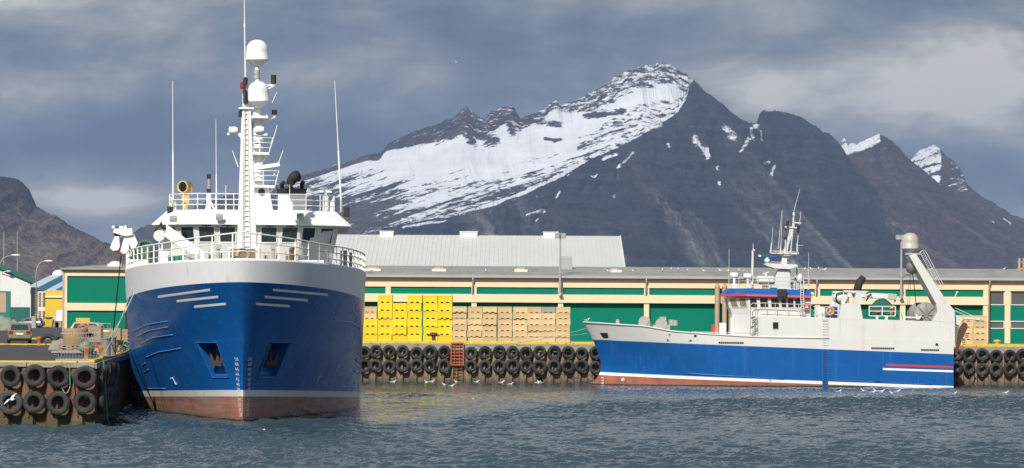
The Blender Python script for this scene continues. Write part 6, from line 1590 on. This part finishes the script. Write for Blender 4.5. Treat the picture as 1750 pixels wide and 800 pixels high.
q = P(141.5,550,222.5); t = thing('sign_board', 'plain yellow board on legs above the pale silver car', 'board', (q.x,222.5,QZ)); mb = MB(); hz_ = q.z-QZ; mb.boxb((-.58,-.04,hz_-.32),(.6,.04,hz_+.32)); mb.build('panel', pm('amber board', (.70,.36,.02), .6), t, bevel=.01)
for sx in (-.5,.5): mb = MB(); mb.cyl((sx,.06,0),(sx,.06,hz_+.2),.035,n=6); mb.build('leg', steel, t)
q = PZ(82,551,QZ); t = thing('yellow_bin', 'yellow bin right of the silver grey car', 'bin', (q.x,395,QZ)); mb = MB(); mb.hexa([Vector(v) for v in ((-.7,-.5,.1),(.7,-.5,.1),(.7,.5,.1),(-.7,.5,.1),(-.8,-.6,1.1),(.8,-.6,1.1),(.8,.6,1.1),(-.8,.6,1.1))]); mb.build('tub', yel, t, bevel=.03); mb = MB(); mb.boxb((-.82,-.62,1.1),(.82,.62,1.22)); mb.build('lid', yel, t, bevel=.03)
t.location.x = P(82,551,395).x
for k, (px, Y, w, h) in enumerate(((93,400,1.5,.95),(100,400,1.1,1.0),(104,401,1.2,2.6))):
    q = P(px,552,Y); mb = MB(); mb.boxb((-w/2,-.5,0),(w/2,.5,h)); mb.boxb((-w/2-.03,-.53,h*.8),(w/2+.03,.53,h*.86)); mb.boxb((-w/2-.02,-.52,.02),(-w/2+.12,.52,h*.8)); tag(mb.build('storage_crate', wood if k < 2 else wwall, loc=(q.x,Y,QZ), bevel=.02), ['wide tan crate before the yellow hall','narrow tan crate touching the wide one','tall white cabinet beside the tan crates'][k], 'crate')
q = P(94,545,402); mb = MB(); mb.lathe([(.35,0),(.38,.1),(.38,1.5),(.2,1.75),(.08,1.8)], None, 14); tag(mb.build('gas_bottle', pm('pale blue paint', (.25,.42,.5), .5), loc=(q.x,402.5,QZ)), 'pale blue cylinder standing behind the tan crates', 'cylinder')
# grey mounds of net under tarpaulins, far left
tarp = pm('grey green tarpaulin', (.21,.23,.19), .9, var=.35, scale=.8, bump=.6, bscale=5)
for k, (px, w, h, lb_) in enumerate(((8,3.4,1.75,'grey green tarpaulin mound beside the green shed door'),(28,2.6,1.2,'lower grey mound of nets in front of the silver grey car'),(44,2.2,.7,'small low heap of nets near the lamp post'))):
    q = P(px,556,330); V = []; n = 14
    for i in range(n+1):
        for j in range(n+1):
            u = i/n*2-1; v = j/n*2-1; r_ = max(0, 1-u*u)*max(0, 1-v*v)
            V.append((u*w/2, v*w/2.4, h*r_**.6*(1+.35*mn.noise((u*2.2+k*5,v*2.2,1)))+.08*mn.noise((u*7,v*7,k))*(r_>0)))
    mb = MB(); mb.add(V, [(i*(n+1)+j,(i+1)*(n+1)+j,(i+1)*(n+1)+j+1,i*(n+1)+j+1) for i in range(n) for j in range(n)], 0, False); tag(mb.build('covered_heap', tarp, loc=(q.x,330-k*3,QZ)), lb_, 'heap')
# bollard concrete post by the lamp
q = P(58,556,380); mb = MB(); mb.boxb((-.3,-.3,0),(.3,.3,1.6)); mb.boxb((-.34,-.34,1.6),(.34,.34,1.7)); tag(mb.build('utility_box', greyp, loc=(q.x,380,QZ), bevel=.02), 'grey utility box at the foot of the street lamp', 'utility box')
# ================= ropes ==========================================================
def rope(name, a, c, sag, r_, mat, label, n=16, grp='mooring lines'):
    mb = MB(); L_ = []
    for i in range(n+1):
        f_ = i/n; p = a.lerp(c,f_) - Vector((0,0,sag*4*f_*(1-f_))); L_.append(p-a)
    mb.tube(L_, r_, 6); o = mb.build(name, mat, loc=a); return tag(o, label, 'rope', grp)
W_ = lambda px, py, ya: LM @ LP(px, py, ya)
rope('mooring_line', W_(245,462,8), onq(166,612)+Vector((0,0,.4)), .55, .03, pm('pale green rope', (.30,.42,.35), .9), 'thick pale green mooring line from the bow rail to the quay edge')
rope('mooring_line', W_(224,510,17), onq(172,612)+Vector((0,0,.4)), .3, .03, ropeg, 'beige mooring line from the white bulwark to the quay edge')
rope('wire_rope', W_(207,436,15.3), P(193,574,150), .0, .032, dark, 'dark wire hanging from the white davit down to the quay')
rope('mooring_line', W_(222,520,19), onq(221,598)+Vector((0,0,.5)), .05, .035, dark, 'dark upright line beside the ship down to the teal bundle')
rope('mooring_line', Vector((P(165,617,QC.y+.3).x,QC.y+2,QZ+.25)), onq(222,606)+Vector((0,0,.25)), .12, .045, ropeg, 'pale rope lying along the quay edge towards the ship')
a = Vector((QC.x+.12,QC.y+1.5,QZ+.1)); rope('rope_end', a, a+Vector((.12,.6,-2.9)), .0, .035, teal, 'teal rope end hanging down the shaded quay side')
p = P(119,628,QC.y-.4); q = P(120,660,QC.y-.45); rope('rope_end', p, q, -.05, .03, teal, 'teal rope end hanging over the third upper tyre'); rope('rope_end', q, P(107,665,QC.y-.45), .25, .02, ropeg, 'thin pale rope looping below the teal rope end')
rope('mooring_line', P(1003,561,201.5), P(770,588,QY+1.2), .5, .02, ropeg, 'long thin mooring line from the trawler bow towards the orange ladder')
rope('mooring_line', P(1003,570,201.5), P(905,575,QY+1.2), .1, .02, ropeg, 'short thin mooring line from the trawler bow across the tan crates')
# ================= gulls ==========================================================
gw = pm('gull white', (.80,.79,.76), .7, var=.03); gg = pm('gull grey', (.34,.36,.38), .7); gy = pm('gull bill', (.6,.38,.05), .5); gk = pm('gull wing tip', (.03,.03,.03), .7)
def gull_mesh(kind):
    mb = MB()
    # body and head: rings along a spine, x forward
    sp = [(-.30,.08,.006,.006),(-.24,.085,.035,.022),(-.16,.09,.06,.055),(-.05,.09,.082,.082),(.06,.10,.08,.085),(.13,.125,.06,.068),(.165,.165,.042,.046),(.18,.205,.042,.042),(.20,.235,.046,.044),(.235,.24,.036,.034),(.262,.235,.014,.014),(.30,.225,.011,.014),(.325,.215,.004,.005)]
    if kind == 'fly': sp = [(x, .1+(z-.09)*.35, w, h) for x, z, w, h in sp]
    n = 10; V = []; fs = []
    for x, z, w, h in sp:
        for i in range(n): a = 2*math.pi*i/n; V.append((x, w*math.cos(a), z+h*math.sin(a)))
    mats = []
    for i in range(len(sp)-1):
        for j in range(n): fs.append((i*n+j,i*n+(j+1)%n,(i+1)*n+(j+1)%n,(i+1)*n+j)); mats.append(2 if i >= 10 else (1 if (1 <= i <= 3 and 1 <= j <= 3) else 0))
    b0 = len(mb.v); mb.add(V, fs, 0, True); mb.m = mats
    mb.add([V[0],V[n//2],V[-1]], [(0,1,2)], 0)
    if kind == 'fly':
        for s in (-1,1):
            L_ = [(.08,.05,.12),(.13,.28,.26),(.05,.55,.20),(-.06,.66,.15),(-.06,.42,.2),(-.08,.22,.2),(-.10,.05,.12)]
            mb.loft([Vector((x,s*y,z)) for x,y,z in L_], [Vector((x,s*y,z+.012)) for x,y,z in L_], 0)
    else:
        for s in (-1,1):    # folded wings
            L_ = [(.07,.075,.14),(-.05,.092,.155),(-.22,.06,.125),(-.36,.015,.105),(-.2,.07,.085),(0,.092,.085)]
            mb.loft([Vector((x,s*y,z)) for x,y,z in L_], [Vector((x,s*(y+.012),z)) for x,y,z in L_], 1)
        if kind == 'stand':
            for s in (-.03,.03): mb.cyl((-.01,s,-.06),(.0,s,.04),.008,n=5,mat=2); mb.boxb((-.02,s-.02,-.066),(.05,s+.02,-.056),2)
    for i in range(len(mb.v)): mb.v[i] = mb.v[i]*.92
    return mb.build('gull', [gw, gg, gy, gk])
gproto = {}
def gull(kind, loc, rz, label, group, s=1., tilt=0):
    if kind not in gproto: o = gproto[kind] = gull_mesh(kind)
    else: o = gproto[kind].copy(); COL.objects.link(o)
    o.location = loc; o.rotation_euler = (tilt,0,rz); o.scale = (s,s,s); return tag(o, label, 'gull', group)
swim = [(672,652),(730,653),(738,651),(760,657),(772,659),(781,651),(815,652),(857,653),(872,656),(919,653.5),(923,653)]
for k, (px, py) in enumerate(swim):
    p = PZ(px, py+1.6, 0); p.y = min(p.y, 205.5); gull('swim', (p.x,p.y,-.045), R.uniform(-.6,.6)+(math.pi if R.random() < .5 else 0), f'white gull afloat under the far quay tyres, {ORD(k)} from the blue ship', 'gulls floating below the far quay')
swim2 = [(1433,669.5),(1477,668),(1491,670),(1498,668),(1506,669),(1525,672),(1533,669),(1630,673),(1718,671.5)]
for k, (px, py) in enumerate(swim2):
    p = PZ(px, py+1.2, 0); p.y = min(p.y, 205.5); gull('swim', (p.x,p.y,-.045), R.uniform(-.6,.6)+(math.pi if R.random() < .5 else 0), f'white gull afloat beside the trawler stern, {ORD(k)} counted from the trawler bow', 'gulls floating beside the trawler')
p = PZ(458,738,0); gull('swim', (p.x,p.y,-.08), math.pi+.2, 'white gull afloat before the stem of the big blue ship', 'gulls afloat alone', .85)
p = PZ(806,682,0); gull('swim', (p.x,p.y,-.08), .3, 'small dark looking gull alone on the open yellow glinting water', 'gulls afloat alone', .6)
p = P(1001,547.5,RO.y); zb = (Q(1002,551,0)+RO).z; gull('stand', (p.x+.1,RO.y,zb+.105), .5, 'white gull standing on the tip of the trawler bow', 'gulls standing')
p = P(790,400,YR); gull('stand', (p.x,YR,r1.z+.55-.4), 0., 'white gull on the ridge of the pale ribbed roof', 'gulls standing', 1.2)
roofg_ = [(633,463),(831,464),(1040,463.5),(1046,462),(1059,463),(1083,463.5),(1132,462.5),(1147,460.5),(1158,461.5),(1173,462.5),(1204,463.5),(1232,463),(1242,463.5),(1260,463),(1271,463),(1373,460.5),(1388,460.5),(1397,460.5),(1408,461.5),(1716,460)]
for k, (px, py) in enumerate(roofg_):
    # the roof pitch rises from the gutter to the ridge
    best = None
    for i in range(60):
        Y = YF-.2+13*i/59; z = lerp(zz['gut']+.12, zr, (Y-(YF-.35))/13.35); q = P(px,py+2.2,Y)
        if best is None or abs(q.z-z) < best[0]: best = (abs(q.z-z), Vector((q.x,Y,z)))
    gull('stand', best[1]+Vector((0,0,.06)), R.uniform(0,6.28), f'white gull on the grey warehouse roof, {ORD(k)} along it from the big ship', 'gulls on the warehouse roof', R.uniform(.9,1.1))
p = P(20,686,118.); gull('fly', p, -.5, 'white gull flying with spread wings before the lower near quay tyre', 'gulls in flight', .85, .5)
p = P(779,108,420.); gull('fly', p, 2., 'small gull flying high in the grey sky', 'gulls in flight', .8, .9)
p = P(1146,456.5,YF+8); 

# ---- more clutter round the crates
gs = pm('slab grey', (.30,.29,.26), .9, var=.25, fine=.15)
for k, (px, py, dx_, dy_, h_, m_, nm, lb_) in enumerate(((176,600,2.2,.8,.35,gs,'concrete_slab','long pale slab lying behind the grey mooring posts'),(207,602,1.5,.7,.4,gs,'concrete_slab','pale slab near the ship behind the third bollard'),
        (168,601,.7,.5,.4,redp,'fish_box','red fish box on the ground beside the green floats'),(160,605,.8,.5,.3,yel,'fish_box','yellow fish box low among the rods'),(212,598,1.1,.5,.32,yel,'fish_box','yellow fish box close by the ship'))):
    p = onq(px,py); mb = MB(); mb.boxb((-dx_/2,-dy_/2,0),(dx_/2,dy_/2,h_*.8)); mb.boxb((-dx_/2-.02,-dy_/2-.02,h_*.8),(dx_/2+.02,dy_/2+.02,h_))
    if nm == 'fish_box':
        for x in (-.2,.2): mb.boxb((x*dx_-.05,-dy_/2-.03,.05),(x*dx_+.05,-dy_/2-.001,h_*.78))
    tag(mb.build(nm, m_, loc=(p.x,p.y,QZ+.005), bevel=.02), lb_, 'slab' if nm == 'concrete_slab' else 'box')
for k, (px, py) in enumerate(((185,598),(203,597),(198,600))):
    p = onq(px,py); mb = MB(); mb.torus(T(0,0,.16), .40, .16, 22, 8); tag(mb.build('old_tyre', blackrub, loc=(p.x,p.y,QZ+.01+(.33 if k == 2 else 0))), ['black tyre lying flat behind the grey posts','black tyre lying flat near the ship crates','black tyre lying on top between two flat tyres'][k], 'tyre')
p = onq(214,605); mb = MB(); r_ = random.Random(2)
for k in range(9): a = r_.uniform(0,6.28); mb.tube([(0,0,.05*k),(.3*math.cos(a),.3*math.sin(a),.1+.05*k),(.6*math.cos(a+.5),.4*math.sin(a+.5),.05)], .05, 5)
tag(mb.build('net_scrap', pm('brown net', (.12,.085,.05), .95, var=.4), loc=(p.x,p.y,QZ)), 'brown tangle of net at the foot of the teal rope', 'net')
rope('mooring_line', W_(232,470,9), onq(180,613)+Vector((0,0,.35)), .35, .022, ropeg, 'second thin pale line from the bow rail to the grey post')
rope('mooring_line', onq(213,600)+Vector((0,0,.9)), onq(205,607)+Vector((0,0,.1)), .2, .02, ropeg, 'short slack white line between the ship and the third bollard')
